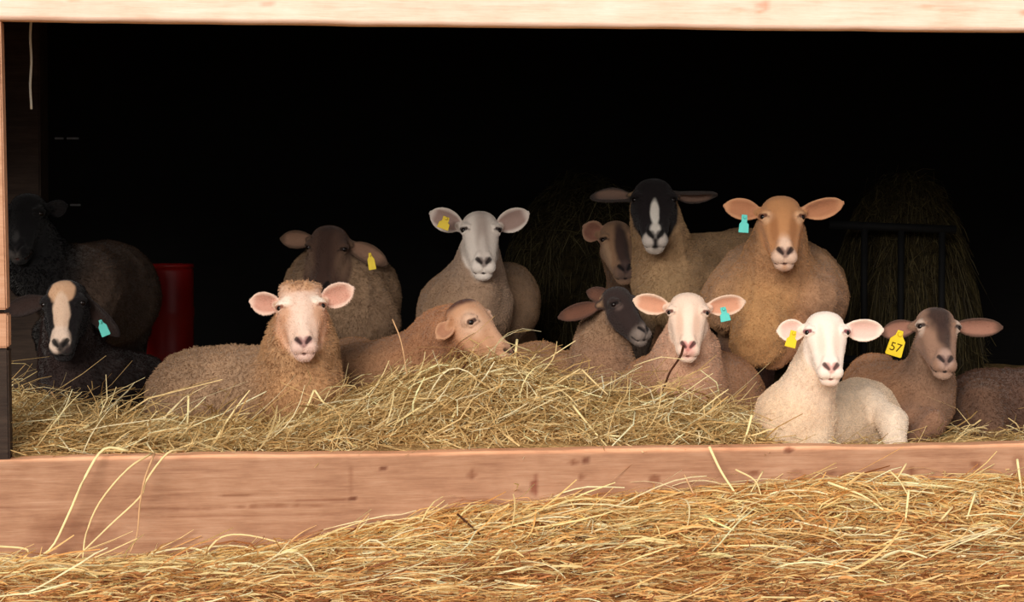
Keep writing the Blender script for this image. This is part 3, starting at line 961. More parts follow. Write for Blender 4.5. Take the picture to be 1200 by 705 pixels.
# A: pale face, tan fleece, lying at left
SHEEP['A'] = dict(fur=0.75, label='tan woolly sheep with a pale pink face lying in the hay at left', head=(353.5, 368, 8.82, 97, 6, 33, -3.5), wide=1.05, cap=True, shag=1.6, squint=0.5,
    coat=(164, 132, 104), face=(228, 196, 176), ear_col=(232, 200, 182), ear_in=(196, 140, 120), nose=(132, 84, 84), mouth=(120, 80, 70), lid=(140, 84, 62),
    ear=[(294, 352, 8.95, 0, 0.14), (414, 337, 8.95, 0, 0.15)],
    body=[('c', (335, 466, 9.12, 58), (240, 468, 9.35, 60)), ('e', (216, 476, 9.30), (42, 50, 52)), ('e', (355, 474, 8.98), (46, 50, 48), (176, 132, 92)),
          ('c', (352, 450, 9.0, 44), (352, 405, 9.02, 38), (184, 142, 102)), ('n', (352, 430, 9.0, 40), 0.30, (178, 138, 102)), ('c', (392, 480, 9.0, 22), (385, 508, 8.85, 14))],
    spots=[((0, -0.16, 0.07), (0.25, 0.24, 0.14), (196, 152, 116), 0.25, 1.0, False), ((0.20, -0.05, 0.28), (0.09, 0.14, 0.07), (250, 236, 220), 0.5, 0.9, True), ((0.20, -0.08, 0.44), (0.07, 0.12, 0.10), (206, 156, 122), 0.6, 0.7, True), ((0, 0, 0.5), (0.10, 0.12, 0.3), (238, 214, 198), 0.6, 0.6, False),
           ((0.22, -0.25, 0.5), (0.12, 0.15, 0.30), (206, 152, 114), 0.5, 0.8, True), ((0, -0.1, 0.95), (0.17, 0.2, 0.15), (222, 188, 178), 0.5, 0.7, False)])
# B: dark face looking down, behind A
SHEEP['B'] = dict(fur=0.70, label='brown sheep with a dark bowed face and yellow ear tag, behind the tan woolly sheep', head=(379, 303, 10.45, 88, -10, 12, 3), squint=0.3, shag=1.3,
    coat=(150, 122, 96), face=(84, 62, 52), ear_col=(96, 74, 60), ear_in=(150, 116, 96), nose=(60, 44, 40), lid=(40, 28, 24),
    ear=[(330, 280, 10.6, 10, 0.12), (453, 310, 10.55, -20, 0.13)],
    body=[('e', (400, 345, 10.75), (66, 70, 62)), ('c', (408, 352, 10.8, 56), (412, 350, 11.5, 52)), ('e', (425, 372, 10.62), (42, 42, 40), (132, 106, 84)), ('n', (390, 345, 10.7, 44), 0.27, (116, 92, 74)),
          ('l', (378, 400, 10.6, 20), GZ, None, 0, 0), ('l', (432, 400, 10.6, 20), GZ, None, 0, 0), ('l', (382, 395, 11.5, 18), GZ, None, 0, 0), ('l', (438, 395, 11.5, 18), GZ, None, 0, 0)],
    spots=[((0.0, -0.02, 0.45), (0.11, 0.12, 0.6), (62, 44, 38), 0.4, 0.8, False), ((0.24, -0.15, 0.5), (0.10, 0.14, 0.2), (120, 94, 76), 0.5, 0.8, True)],
    tags=[(435, 306, 10.40, 9, 20, -10, 'tag_yellow')])
# C: white face, grey-brown body, standing
SHEEP['C'] = dict(fur=0.42, label='upright grey-brown sheep with a narrow white face and yellow tag in its ear', head=(565.5, 277, 10.35, 91, 7, 34, 0.5), wide=0.92, squint=0.1, shag=0.7,
    coat=(150, 120, 95), face=(228, 216, 206), ear_col=(230, 216, 206), ear_in=(150, 116, 106), nose=(76, 54, 52), mouth=(66, 44, 40), lid=(44, 28, 26),
    ear=[(505, 249, 10.5, 0, 0.15), (619, 249, 10.5, 0, 0.15)],
    body=[('e', (543, 368, 10.6), (54, 62, 55)), ('c', (582, 358, 10.85, 46), (584, 360, 11.4, 46)), ('e', (598, 352, 10.95), (32, 52, 42), (150, 120, 92)),
          ('n', (556, 350, 10.55, 42), 0.21, (168, 142, 122)), ('c', (560, 345, 10.42, 22), (556, 380, 10.42, 20), (170, 140, 116)),
          ('l', (525, 410, 10.5, 18), GZ, None, 0, 0), ('l', (568, 410, 10.5, 18), GZ, None, 0, 0), ('l', (562, 400, 11.4, 18), GZ, None, 0, 0), ('l', (610, 400, 11.4, 18), GZ, None, 0, 0)],
    spots=[((0, 0.0, 0.42), (0.085, 0.10, 0.36), (166, 146, 136), 0.6, 0.75, False), ((0, -0.05, 0.62), (0.05, 0.1, 0.18), (220, 208, 198), 0.5, 0.7, False), ((0.2, -0.3, 0.4), (0.1, 0.12, 0.2), (180, 164, 152), 0.5, 0.6, True)],
    tags=[(521, 261, 10.36, 14, 15, 20, 'tag_yellow', None, 'clip')])
# D: brown, head down in the hay
SHEEP['D'] = dict(fur=0.45, label='reddish-brown sheep lying with its face lowered into the hay', head=(579, 381, 9.02, 102, 64, 28, -12), squint=0.9, shag=0.7,
    coat=(152, 112, 82), face=(190, 144, 112), ear_col=(190, 144, 112), ear_in=(160, 112, 86), nose=(110, 72, 66), lid=(60, 34, 30),
    ear=[(513, 397, 9.0, 25, 0.10), None],
    body=[('c', (415, 452, 9.5, 48), (490, 440, 9.42, 50)), ('e', (415, 452, 9.7), (48, 48, 56)), ('c', (490, 428, 9.4, 40), (532, 392, 9.3, 32), (166, 116, 82)), ('n', (520, 400, 9.32, 38), 0.24, (172, 122, 88)),
          ('e', (500, 465, 9.3), (46, 40, 40))],
    spots=[((0, -0.16, 0.03), (0.20, 0.24, 0.12), (84, 44, 30), 0.35, 1.0, False), ((0.22, -0.1, 0.35), (0.13, 0.16, 0.14), (220, 186, 162), 0.6, 0.7, True), ((0, 0, 0.6), (0.12, 0.1, 0.35), (206, 162, 132), 0.6, 0.6, False)])
# E: tan body, black face turned right
SHEEP['E'] = dict(fur=0.55, label='tan sheep with a black face and grey muzzle turned to the right', head=(743, 361, 9.75, 80, 45, 33, -5), squint=0.3, shag=0.9,
    coat=(178, 134, 98), face=(50, 38, 36), ear_col=(84, 58, 48), ear_in=(112, 74, 58), nose=(58, 46, 46), mouth=(28, 20, 20), lid=(20, 14, 14),
    ear=[(655, 372, 9.80, 10, 0.12), (690, 342, 10.05, 10, 0.12)],
    body=[('c', (640, 460, 10.05, 46), (692, 455, 10.00, 46)), ('e', (630, 460, 10.20), (50, 44, 60)), ('e', (708, 440, 9.88), (38, 44, 42), (156, 118, 92)), ('c', (708, 430, 9.90, 34), (706, 392, 9.95, 26), (158, 126, 100)), ('n', (704, 405, 9.95, 28), 0.20, (150, 118, 92))],
    spots=[((0, -0.08, 0.93), (0.19, 0.22, 0.16), (150, 134, 124), 0.4, 0.95, False), ((-0.2, -0.04, 0.40), (0.06, 0.1, 0.05), (104, 86, 80), 0.5, 0.7, False)])
# F: pale face, brown body, chewing a twig
SHEEP['F'] = dict(fur=0.42, label='brown sheep with a cream face and teal ear tag chewing a dark twig', head=(806.5, 375, 9.16, 87, -3, 28, 0.8), wide=1.0, squint=0.95, shag=0.7,
    coat=(160, 116, 84), face=(242, 214, 194), ear_col=(236, 204, 180), ear_in=(206, 140, 108), nose=(198, 118, 112), mouth=(150, 90, 80), lid=(110, 64, 54),
    ear=[(743, 351, 9.30, 0, 0.14), (872, 353, 9.30, 0, 0.14)],
    body=[('c', (800, 468, 9.46, 60), (842, 466, 9.74, 54)), ('e', (770, 462, 9.52), (46, 56, 46)), ('e', (845, 470, 9.6), (50, 56, 48), (150, 108, 80)), ('c', (802, 452, 9.36, 38), (806, 415, 9.42, 36), (200, 156, 128)), ('n', (804, 430, 9.4, 36), 0.25, (206, 164, 138)),
          ('e', (808, 470, 9.3), (32, 30, 26), (182, 136, 110))],
    spots=[((0, -0.02, 0.55), (0.07, 0.1, 0.30), (248, 226, 208), 0.5, 0.7, False), ((0.12, -0.04, 0.55), (0.05, 0.1, 0.22), (218, 178, 154), 0.6, 0.6, True), ((0, -0.05, 0.95), (0.1, 0.12, 0.08), (224, 160, 148), 0.5, 0.7, False)],
    tags=[(849, 368, 9.16, 12, 17, -12, 'tag_teal', None, 'clip')])
# G: black face with white blaze
SHEEP['G'] = dict(fur=0.60, label='tall tan sheep with a black face and white blaze and muzzle', head=(767.4, 243.6, 10.62, 94, 0, 25.9, 0), wide=0.98, squint=0.2, shag=1.0,
    coat=(184, 150, 114), face=(34, 28, 30), ear_col=(70, 60, 56), ear_in=(150, 120, 104), nose=(46, 38, 38), mouth=(40, 30, 30), lid=(16, 12, 12),
    ear=[(693, 233, 10.8, 55, 0.12), (839, 226, 10.8, 55, 0.12)],
    body=[('e', (788, 330, 10.98), (44, 56, 50)), ('c', (798, 328, 11.05, 50), (866, 322, 11.65, 50)), ('e', (870, 314, 11.65), (38, 44, 44)), ('n', (782, 318, 10.95, 38), 0.29, (178, 144, 108)), ('e', (784, 345, 10.86), (34, 40, 34), (180, 146, 108)),
          ('l', (750, 370, 10.9, 20), GZ, (60, 48, 40), 0, 0), ('l', (795, 370, 10.9, 20), GZ, (60, 48, 40), 0, 0), ('l', (850, 370, 11.7, 20), GZ, (60, 48, 40), 0, 0), ('l', (888, 370, 11.7, 20), GZ, (60, 48, 40), 0, 0)],
    spots=[((0, 0.02, 0.56), (0.060, 0.12, 0.17), (232, 226, 216), 0.2, 1.0, False), ((0, 0.0, 0.80), (0.075, 0.10, 0.10), (224, 216, 206), 0.3, 1.0, False), ((0.10, -0.08, 0.93), (0.075, 0.14, 0.11), (214, 202, 192), 0.3, 0.95, True), ((0, -0.22, 0.95), (0.13, 0.09, 0.12), (214, 198, 184), 0.3, 0.95, False)])
# H: small brown head tucked beside G
SHEEP['H'] = dict(fur=0.50, label='brown sheep with a dark nose stripe half hidden behind the black-faced sheep', head=(728, 287, 11.0, 82, 10, 30, -4), wide=0.9, squint=0.3,
    coat=(140, 106, 80), face=(150, 116, 90), ear_col=(172, 132, 108), ear_in=(140, 92, 78), nose=(56, 42, 42), mouth=(34, 24, 24), lid=(30, 20, 20),
    ear=[(684, 264, 11.1, 0, 0.16), (786, 268, 11.3, 0, 0.14)],
    body=[('c', (754, 350, 11.55, 42), (758, 348, 12.3, 44)), ('n', (748, 338, 11.45, 34), 0.22, (120, 92, 72)),
          ('l', (738, 380, 11.5, 16), GZ, None, 0, 0), ('l', (772, 380, 11.5, 16), GZ, None, 0, 0), ('l', (740, 380, 12.3, 16), GZ, None, 0, 0), ('l', (776, 380, 12.3, 16), GZ, None, 0, 0)],
    spots=[((0.02, 0.02, 0.55), (0.115, 0.16, 0.42), (62, 46, 44), 0.3, 0.95, False), ((0.0, -0.06, 0.9), (0.15, 0.16, 0.14), (92, 74, 70), 0.4, 0.8, False), ((-0.2, -0.15, 0.55), (0.06, 0.12, 0.22), (186, 152, 122), 0.5, 0.7, False)])
# I: big tan sheep with teal tag
SHEEP['I'] = dict(fur=0.45, label='big broad-chested golden-tan sheep with a teal ear tag', head=(918.8, 263, 9.7, 95.3, 0, 29, 0.5), wide=0.98, squint=0.7, shag=0.8, folds=1.8,
    coat=(168, 130, 98), face=(190, 136, 92), ear_col=(206, 152, 114), ear_in=(176, 120, 88), nose=(92, 58, 54), mouth=(110, 70, 60), lid=(90, 50, 36),
    ear=[(849, 241, 9.85, 10, 0.13), (987, 237, 9.85, 10, 0.13)],
    body=[('e', (908, 350, 10.25), (80, 80, 66)), ('c', (912, 350, 10.3, 72), (932, 345, 11.0, 60)), ('c', (900, 345, 9.98, 34), (888, 396, 9.86, 32), (192, 144, 96), .025), ('e', (950, 350, 10.10), (40, 60, 36), (158, 120, 92), 0, -6, .05), ('e', (862, 354, 10.12), (38, 58, 36), (176, 134, 98), 0, 8, .05), ('n', (908, 325, 10.02, 46), 0.27, (176, 132, 94)), ('c', (926, 392, 9.95, 26), (906, 412, 9.92, 20), (170, 118, 84), .025),
          
          ('l', (868, 405, 10.22, 26), GZ, (96, 66, 56), 0, 0), ('l', (938, 408, 10.15, 24), GZ, (96, 66, 56), 0, 0), ('l', (900, 395, 11.05, 22), GZ, (96, 66, 56), 0, 0), ('l', (962, 395, 11.05, 22), GZ, (96, 66, 56), 0, 0)],
    spots=[((0, -0.05, 0.80), (0.085, 0.14, 0.16), (228, 196, 174), 0.5, 0.9, False), ((0.08, -0.1, 0.93), (0.09, 0.16, 0.12), (222, 192, 172), 0.4, 0.8, True), ((0.2, -0.05, 0.37), (0.08, 0.1, 0.07), (224, 184, 148), 0.6, 0.7, True), ((0.12, -0.05, 0.52), (0.05, 0.1, 0.2), (150, 98, 62), 0.6, 0.7, True), ((0, -0.22, 0.95), (0.1, 0.08, 0.1), (206, 170, 150), 0.4, 0.7, False)],
    tags=[(872, 262, 9.66, 12, 21, 4, 'tag_teal', None, 'clip')])
# J: white sheep at the board
SHEEP['J'] = dict(fur=0.32, label='smooth white sheep with a yellow ear tag lying right behind the board', head=(972, 398.5, 8.62, 94.5, 2, 31, 0.5), wide=1.0, squint=0.75, shag=0.35, mottle=0.06,
    coat=(224, 198, 170), face=(248, 230, 216), ear_col=(246, 222, 206), ear_in=(228, 188, 176), nose=(196, 134, 124), mouth=(160, 100, 84), lid=(130, 56, 66), z=0.3,
    ear=[(911, 388, 8.75, 10, 0.14), (1034, 386, 8.75, 0, 0.14)],
    body=[('e', (928, 492, 8.86), (46, 48, 44), (232, 200, 168)), ('c', (945, 500, 9.0, 46), (1005, 496, 9.35, 46)), ('e', (1010, 490, 9.3), (44, 44, 46)), ('n', (940, 478, 8.86, 34), 0.25, (240, 214, 190)),
          ('c', (1018, 468, 9.2, 14), (1046, 494, 9.05, 13), (236, 214, 192)), ('c', (1046, 494, 9.05, 14), (1050, 525, 8.95, 13), (236, 214, 192)),
          ('c', (915, 515, 8.78, 20), (905, 540, 8.66, 14)), ('c', (955, 515, 8.8, 20), (958, 540, 8.66, 14))],
    spots=[((0.1, -0.02, 0.5), (0.05, 0.1, 0.2), (236, 206, 188), 0.6, 0.6, True), ((0, -0.2, 0.97), (0.08, 0.06, 0.06), (232, 186, 166), 0.5, 0.6, False)],
    tags=[(928, 397, 8.60, 13, 20, 14, 'tag_yellow', None, 'clip')])
# K: brown, tag 57
SHEEP['K'] = dict(fur=0.45, label='brown sheep with a dark forehead and large yellow ear tag numbered 57', head=(1105, 391, 9.18, 94, 6, 36, 3), wide=0.98, squint=0.65, shag=0.7,
    coat=(158, 116, 86), face=(146, 113, 94), ear_col=(90, 66, 55), ear_in=(164, 118, 100), nose=(98, 74, 70), mouth=(40, 26, 24), lid=(40, 26, 24),
    ear=[(1034, 391, 9.35, 20, 0.12), (1173, 383, 9.35, 0, 0.12)],
    body=[('c', (1030, 468, 9.65, 44), (1068, 470, 9.5, 46)), ('e', (1025, 470, 9.8), (40, 48, 56), (176, 128, 92)), ('e', (1082, 478, 9.42), (30, 40, 36), (140, 106, 84)), ('n', (1085, 455, 9.45, 32), 0.22, (142, 112, 92)),
          ('c', (1062, 492, 9.32, 14), (1094, 494, 9.22, 11), (150, 112, 88)), ('c', (1094, 494, 9.22, 11), (1072, 512, 9.2, 9), (130, 96, 76))],
    spots=[((0, -0.03, 0.22), (0.16, 0.2, 0.24), (52, 36, 32), 0.4, 0.95, False), ((0.03, 0.0, 0.50), (0.10, 0.12, 0.22), (58, 42, 38), 0.4, 0.9, False), ((0.26, -0.1, 0.34), (0.06, 0.14, 0.12), (206, 184, 168), 0.4, 0.8, True), ((0, -0.05, 0.85), (0.10, 0.14, 0.14), (176, 146, 132), 0.4, 0.85, False), ((0, -0.22, 0.95), (0.12, 0.08, 0.1), (190, 160, 142), 0.4, 0.8, False)],
    tags=[(1051, 402, 9.14, 20, 31, 17, 'tag_yellow', '57')])
# L: dark brown body running out of frame
SHEEP['L'] = dict(fur=0.70, label='dark brown sheep lying at the right edge, its head out of frame', head=(1345, 420, 9.7, 88, 30, 25, 0), shag=1.2,
    coat=(92, 66, 54), face=(84, 62, 52), ear=[(1290, 400, 9.8, 0, 0.12), (1395, 400, 9.8, 0, 0.12)],
    body=[('c', (1160, 482, 9.72, 48), (1290, 478, 9.8, 50)), ('e', (1148, 488, 9.68), (42, 56, 50)), ('c', (1148, 470, 9.55, 24), (1160, 508, 9.45, 18), (104, 76, 60)), ('n', (1310, 465, 9.8, 40), 0.24), ('e', (1230, 498, 9.7), (70, 40, 52))])
# M: black with pale blaze at left
SHEEP['M'] = dict(fur=0.60, label='black sheep with a cream blaze and teal ear tag lying at far left', head=(71, 368, 9.3, 98, -3, 20, -3), wide=0.95, squint=0.2,
    coat=(42, 30, 28), face=(20, 16, 18), ear_col=(40, 30, 28), ear_in=(50, 36, 32), nose=(40, 34, 34), mouth=(24, 20, 20), lid=(12, 10, 10),
    ear=[(8, 366, 9.45, 20, 0.12), (140, 392, 9.45, 20, 0.12)],
    body=[('c', (110, 450, 9.65, 46), (160, 455, 9.90, 40)), ('e', (165, 460, 10.00), (34, 40, 44)), ('e', (90, 450, 9.55), (40, 46, 42)), ('n', (84, 425, 9.60, 38), 0.26)],
    spots=[((0, 0.0, 0.20), (0.17, 0.22, 0.17), (200, 160, 128), 0.12, 1.0, False), ((0, 0.0, 0.48), (0.11, 0.12, 0.26), (214, 184, 160), 0.15, 1.0, False), ((-0.02, -0.02, 0.80), (0.145, 0.16, 0.17), (220, 196, 178), 0.15, 1.0, False),
           ((0.05, -0.03, 0.93), (0.08, 0.1, 0.09), (44, 36, 36), 0.3, 0.9, False), ((0.0, -0.2, 0.95), (0.2, 0.09, 0.12), (30, 26, 28), 0.3, 0.9, False)],
    tags=[(121, 384, 9.26, 11, 20, -22, 'tag_teal')])
# N: brown body, black head in the dark corner
SHEEP['N'] = dict(fur=0.60, label='brown-bodied sheep with a black head standing in the dark far left corner', head=(22, 260, 10.3, 88, -12, 24, -1), squint=0.2, shag=1.0,
    coat=(80, 63, 52), face=(9, 8, 10), ear_col=(18, 16, 18), ear_in=(24, 20, 20), nose=(22, 20, 22), lid=(8, 8, 8),
    ear=[(-30, 240, 10.45, 20, 0.12), (78, 240, 10.45, 20, 0.12)],
    body=[('c', (92, 340, 10.65, 52), (128, 345, 11.15, 58)), ('e', (128, 345, 11.05), (54, 62, 60)), ('c', (70, 330, 10.55, 40), (45, 310, 10.50, 36), (10, 9, 11)), ('n', (50, 315, 10.50, 38), 0.26, (10, 9, 11)),
          ('l', (60, 390, 10.55, 20), GZ, (20, 16, 16), 0, 0), ('l', (105, 390, 10.55, 20), GZ, (20, 16, 16), 0, 0), ('l', (110, 390, 11.15, 20), GZ, (20, 16, 16), 0, 0), ('l', (155, 390, 11.15, 20), GZ, (20, 16, 16), 0, 0)],
    spots=[((-0.03, -0.08, 0.94), (0.09, 0.12, 0.08), (80, 74, 72), 0.5, 0.8, False), ((-0.02, -0.0, 0.70), (0.05, 0.1, 0.08), (60, 58, 58), 0.5, 0.7, False)])
for key, sp in SHEEP.items():
    make_sheep(sp)

# ------------------------------------------------------------------ red barrel, feeder, old hay in the dark
c = P(200, 400, 11.9); rb = RR(28, 11.9)
zt = P(200, 309, 11.9)[2] - GZ
root = link('barrel', None, loc=(c[0], 11.9, GZ)); tag(root, 'red plastic barrel standing in the dark at left', 'barrel')
prof = [(0, 0), (rb * 0.93, 0), (rb * 0.97, 0.02)]
for f in (0.30, 0.62):
    z = zt * f; prof += [(rb * 0.97, z - 0.03), (rb * 1.0, z - 0.012), (rb * 1.0, z + 0.012), (rb * 0.97, z + 0.03)]
prof += [(rb * 0.97, zt - 0.04), (rb * 0.92, zt - 0.012), (rb * 0.90, zt - 0.012), (0, zt - 0.015)]
MB().lathe(prof).build('barrel_body', MAT['barrel_red'], root, sm=True)
MB().lathe([(rb * 0.90, zt - 0.02), (rb * 0.99, zt - 0.02), (rb * 1.0, zt), (rb * 0.92, zt), (rb * 0.90, zt - 0.02)]).build('barrel_rim', MAT['barrel_red'], root, sm=True)

def heap(name, cx, cy, rx, ry, z0, hgt, mat, label, blade_cols, nb, seed, cat='hay'):
    """rounded heap of hay with loose blades over it, one thing"""
    def fz(X, Y):
        d = np.sqrt(((X - cx) / rx) ** 2 + ((Y - cy) / ry) ** 2)
        s = np.clip(1 - d ** 2.6, 0, 1) ** 0.6
        return z0 + hgt * s * (1 + 0.10 * vnoise(np.stack([X * 5, Y * 5, X * 0], -1), seed)) + 0.03 * vnoise(np.stack([X * 14, Y * 14, X * 0], -1), seed + 1)
    nx = 70
    X, Y = np.meshgrid(np.linspace(cx - rx * 1.05, cx + rx * 1.05, nx), np.linspace(cy - ry * 1.05, cy + ry * 1.05, nx), indexing='ij')
    Z = fz(X, Y)
    idx = np.arange(nx * nx).reshape(nx, nx)
    quads = np.stack([idx[:-1, :-1], idx[1:, :-1], idx[1:, 1:], idx[:-1, 1:]], -1).reshape(-1, 4)
    root = link(name, None, loc=(cx, cy, z0)); tag(root, label, cat)
    o = link('heap_core', make_mesh('heap_core', np.stack([X - cx, Y - cy, Z - z0], -1).reshape(-1, 3), quads), MAT[mat], root)
    o['kind'] = 'stuff'
    a = rng.uniform(0, 2 * np.pi, nb); r = np.sqrt(rng.random(nb)) * 1.0
    bx, by = r * np.cos(a) * rx, r * np.sin(a) * ry
    b = blades('loose_blades', bx, by, lambda x, y: fz(x + cx, y + cy) - z0, rng.uniform(-1.57, 1.57, nb), rng.gamma(3, 0.025, nb) + 0.03, rng.uniform(0.002, 0.005, nb),
               rng.uniform(0, 0.04, nb), rng.normal(0.08, 0.15, nb), rng.normal(0, 0.3, nb), rng.normal(0, 0.9, nb), pick(blade_cols, [1] * len(blade_cols), nb, 0.2), MAT['hay'])
    b.parent = root; b['kind'] = 'stuff'
    return root
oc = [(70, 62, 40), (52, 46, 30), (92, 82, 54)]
a = P(690, 400, 12.6)
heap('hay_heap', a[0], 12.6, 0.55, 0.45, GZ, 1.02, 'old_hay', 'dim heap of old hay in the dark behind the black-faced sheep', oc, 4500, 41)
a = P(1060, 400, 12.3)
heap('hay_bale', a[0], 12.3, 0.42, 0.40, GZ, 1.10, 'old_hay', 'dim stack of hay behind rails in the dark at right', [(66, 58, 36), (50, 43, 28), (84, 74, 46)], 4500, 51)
# feeder rails in front of the stack
root = link('feeder_rack', None, loc=(a[0], 11.85, GZ)); tag(root, 'dark metal feeder rails in front of the hay stack', 'feeder')
def rel(p): return p - np.array([a[0], 11.85, GZ])
MB().tube([rel(P(972, 263, 11.85)), rel(P(1120, 269, 11.85))], 0.022, 8).build('rail', MAT['rail_steel'], root, sm=True)
MB().tube([rel(P(972, 420, 11.85)), rel(P(1120, 424, 11.85))], 0.02, 8).build('rail', MAT['rail_steel'], root, sm=True)
for x in (1013, 1056, 1104):
    t = P(x, 266, 11.85); MB().tube([rel(t), rel(np.array([t[0], 11.85, GZ]))], 0.018, 8).build('upright', MAT['rail_steel'], root, sm=True)

# ------------------------------------------------------------------ single stalks and twigs that stand out
def cm(pts, n=6):
    """smooth curve through the points"""
    pts = [np.array(p, float) for p in pts]
    if len(pts) < 3: return [pts[0] * (1 - t) + pts[1] * t for t in np.linspace(0, 1, n)]
    out = []
    q = [2 * pts[0] - pts[1]] + pts + [2 * pts[-1] - pts[-2]]
    for i in range(1, len(q) - 2):
        for t in np.linspace(0, 1, 4, endpoint=False):
            out.append(0.5 * ((2 * q[i]) + (-q[i - 1] + q[i + 1]) * t + (2 * q[i - 1] - 5 * q[i] + 4 * q[i + 1] - q[i + 2]) * t * t + (-q[i - 1] + 3 * q[i] - 3 * q[i + 1] + q[i + 2]) * t ** 3))
    return out + [pts[-1]]
straw_cols = {'pale': plain('stalk_pale', (246, 226, 168), 0.5, 0.3, 0.1), 'gold': plain('stalk_gold', (242, 214, 156), 0.5, 0.3, 0.1),
              'tan': plain('stalk_tan', (212, 168, 124), 0.6, 0.2, 0.15), 'twig': MAT['twig_brown']}
def stalk(pts, r, col, label, name='straw_stalk', cat='straw', group='single straw stalks'):
    p = cm([P(*q) for q in pts])
    rad = [RR(r, pts[0][2]) * (1.0 - 0.35 * i / (len(p) - 1)) for i in range(len(p))]
    b = p[-1]
    o = MB().tube([x - b for x in p], rad, 6).build(name, straw_cols[col], None, b, sm=True)
    tag(o, label, cat, group)
F1 = 7.95
stalk([(150, 528, 8.06), (122, 526, 8.02), (100, 558, F1), (80, 603, F1), (57, 645, 7.93), (20, 659, 7.86)], 1.9, 'pale', 'long thick pale straw bent over the board, leftmost of the hanging stalks')
stalk([(178, 531, 8.05), (150, 549, F1), (117, 588, F1), (101, 625, F1), (97, 654, 7.92)], 1.4, 'gold', 'thin curved straw hanging down the board, second from the left')
stalk([(216, 527, 8.06), (196, 531, F1 + .02), (172, 562, F1), (164, 582, F1), (128, 616, F1), (88, 655, 7.92)], 1.5, 'gold', 'long straw running from the board top diagonally down to the left')
stalk([(181, 531, 8.05), (170, 560, F1), (164, 590, F1), (160, 628, F1), (147, 657, 7.92)], 1.3, 'tan', 'thin straw hanging almost upright on the board, rightmost of the left group')
stalk([(0, 640, 7.9), (26, 642, 7.9), (33, 647, 7.9), (22, 661, 7.88)], 1.5, 'gold', 'kinked straw at the lower left corner of the board')
stalk([(240, 648, 7.95), (260, 629, 7.97), (292, 627, 7.97), (345, 640, 7.95)], 1.4, 'gold', 'arched straw at the foot of the board left of the banked straw')
stalk([(221, 464, 8.62), (220, 490, 8.60), (217, 516, 8.58)], 1.5, 'pale', 'upright straw standing in front of the tan woolly sheep')
stalk([(104, 498, 8.4), (84, 510, 8.36), (70, 530, 8.3)], 1.8, 'pale', 'short thick straw leaning at the left end of the hay')
stalk([(831, 523, 8.28), (845, 552, 8.26), (862, 578, 8.2)], 1.9, 'pale', 'pale straw leaning over the board below the twig-chewing sheep')
stalk([(881, 486, 8.56), (876, 505, 8.54), (869, 524, 8.5)], 1.7, 'pale', 'upright straw beside the white sheep')
stalk([(1065, 574, 8.1), (1061, 610, 8.05), (1056, 646, 8.0)], 1.6, 'pale', 'upright straw in the banked straw at right')
stalk([(1116, 594, 8.1), (1090, 622, 8.02), (1060, 647, 7.98)], 1.5, 'gold', 'straw leaning right from the foot of the upright stalk')
stalk([(970, 565, 8.22), (1010, 580, 8.18), (1035, 597, 8.1)], 1.6, 'pale', 'straw sticking out of the bank below the white sheep')
stalk([(1042, 551, 8.3), (1054, 563, 8.26), (1064, 580, 8.2)], 1.3, 'gold', 'short straw against the board, left one of a crossed pair')
stalk([(1062, 543, 8.32), (1050, 563, 8.28)], 1.2, 'gold', 'short straw against the board, right one of a crossed pair')
stalk([(1143, 577, 8.2), (1138, 592, 8.15), (1133, 608, 8.1)], 1.6, 'pale', 'short upright straw near the right edge of the bank')
stalk([(1192, 538, 8.4), (1195, 560, 8.36), (1199, 590, 8.3)], 1.7, 'pale', 'upright straw at the right edge of the picture')
stalk([(802, 556, 8.24), (812, 577, 8.2), (821, 596, 8.12)], 1.2, 'tan', 'reddish straw leaning on the board left of the pale one')
stalk([(862, 550, 8.28), (884, 562, 8.24), (892, 580, 8.18)], 1.2, 'gold', 'bent straw on the board right of the pale leaning one')
stalk([(894, 552, 8.28), (880, 576, 8.2)], 1.1, 'gold', 'short straw crossing the bent one on the board')
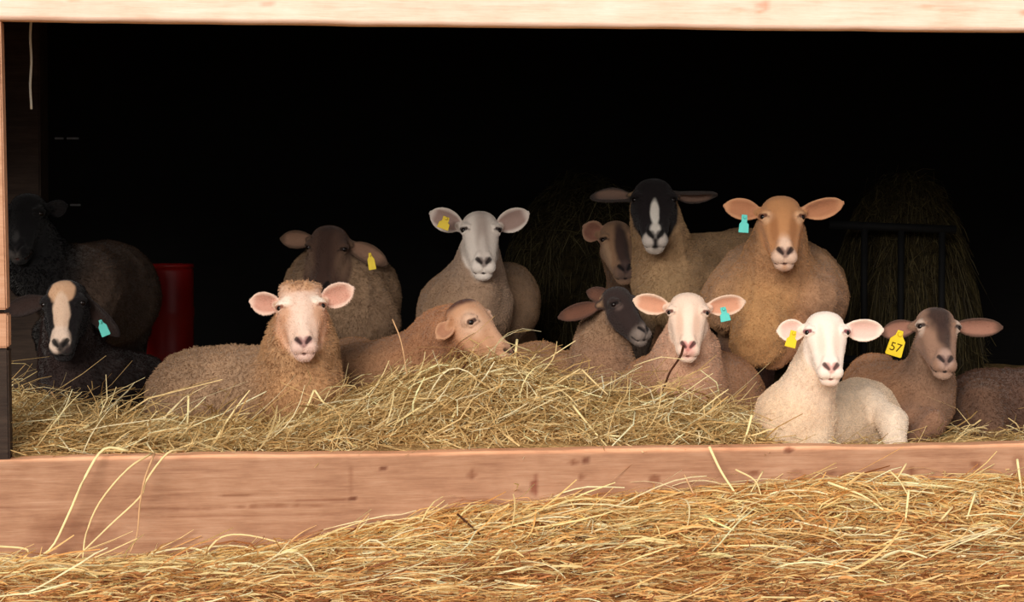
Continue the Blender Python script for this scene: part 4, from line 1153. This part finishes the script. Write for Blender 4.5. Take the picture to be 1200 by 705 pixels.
stalk([(606, 398, 8.95), (602, 430, 8.86), (592, 478, 8.72), (583, 500, 8.64)], 1.7, 'pale', 'tall straw standing out of the top of the hay heap')
stalk([(535, 480, 8.5), (522, 505, 8.42), (509, 530, 8.34)], 1.9, 'pale', 'thick pale straw leaning in the hay by the middle of the board')
stalk([(586, 506, 8.42), (569, 529, 8.34)], 1.6, 'pale', 'short thick straw in the hay just right of the leaning pale one')
stalk([(669, 472, 8.6), (690, 498, 8.5), (713, 525, 8.4)], 1.5, 'pale', 'pale straw sloping down to the right in the hay heap')
stalk([(460, 374, 9.0), (470, 400, 8.95), (477, 440, 8.88)], 0.9, 'tan', 'thin tan stalk standing in front of the lowered brown sheep')
stalk([(680, 432, 8.84), (655, 448, 8.8), (636, 462, 8.76)], 1.2, 'gold', 'straw rising right of the hay heap top')
stalk([(682, 433, 8.84), (697, 448, 8.8), (712, 462, 8.76)], 1.2, 'gold', 'straw falling right from the bent tip beside the hay heap')
stalk([(368, 457, 8.75), (358, 480, 8.7), (342, 500, 8.62)], 1.4, 'pale', 'straw leaning in front of the tan woolly sheep chest')
stalk([(369, 457, 8.75), (378, 470, 8.72), (390, 482, 8.68)], 1.4, 'pale', 'straw bent down to the right before the tan woolly sheep')
stalk([(406, 484, 8.62), (385, 490, 8.58), (367, 496, 8.52)], 2.0, 'pale', 'broad pale blade lying on the hay at centre left')
stalk([(548, 424, 8.84), (534, 442, 8.80), (520, 468, 8.74)], 1.2, 'twig', 'thin dark twig lying on the hay heap', 'twig', 'twig', 'twigs')
stalk([(536, 602, 8.0), (556, 620, 7.95), (578, 641, 7.88)], 1.4, 'twig', 'dark twig leaning in the straw outside the board', 'twig', 'twig', 'twigs')
stalk([(60, 459, 9.3), (70, 474, 9.25), (82, 488, 9.2)], 1.3, 'tan', 'reddish stem in the hay in front of the black sheep at left', 'twig', 'twig', 'twigs')
stalk([(801, 405, 8.90), (797, 418, 8.92), (785, 436, 8.95), (779, 452, 8.97), (776, 462, 9.0)], 1.6, 'twig', 'dark twig dangling from the cream-faced sheep\'s mouth', 'twig', 'twig', 'twigs')
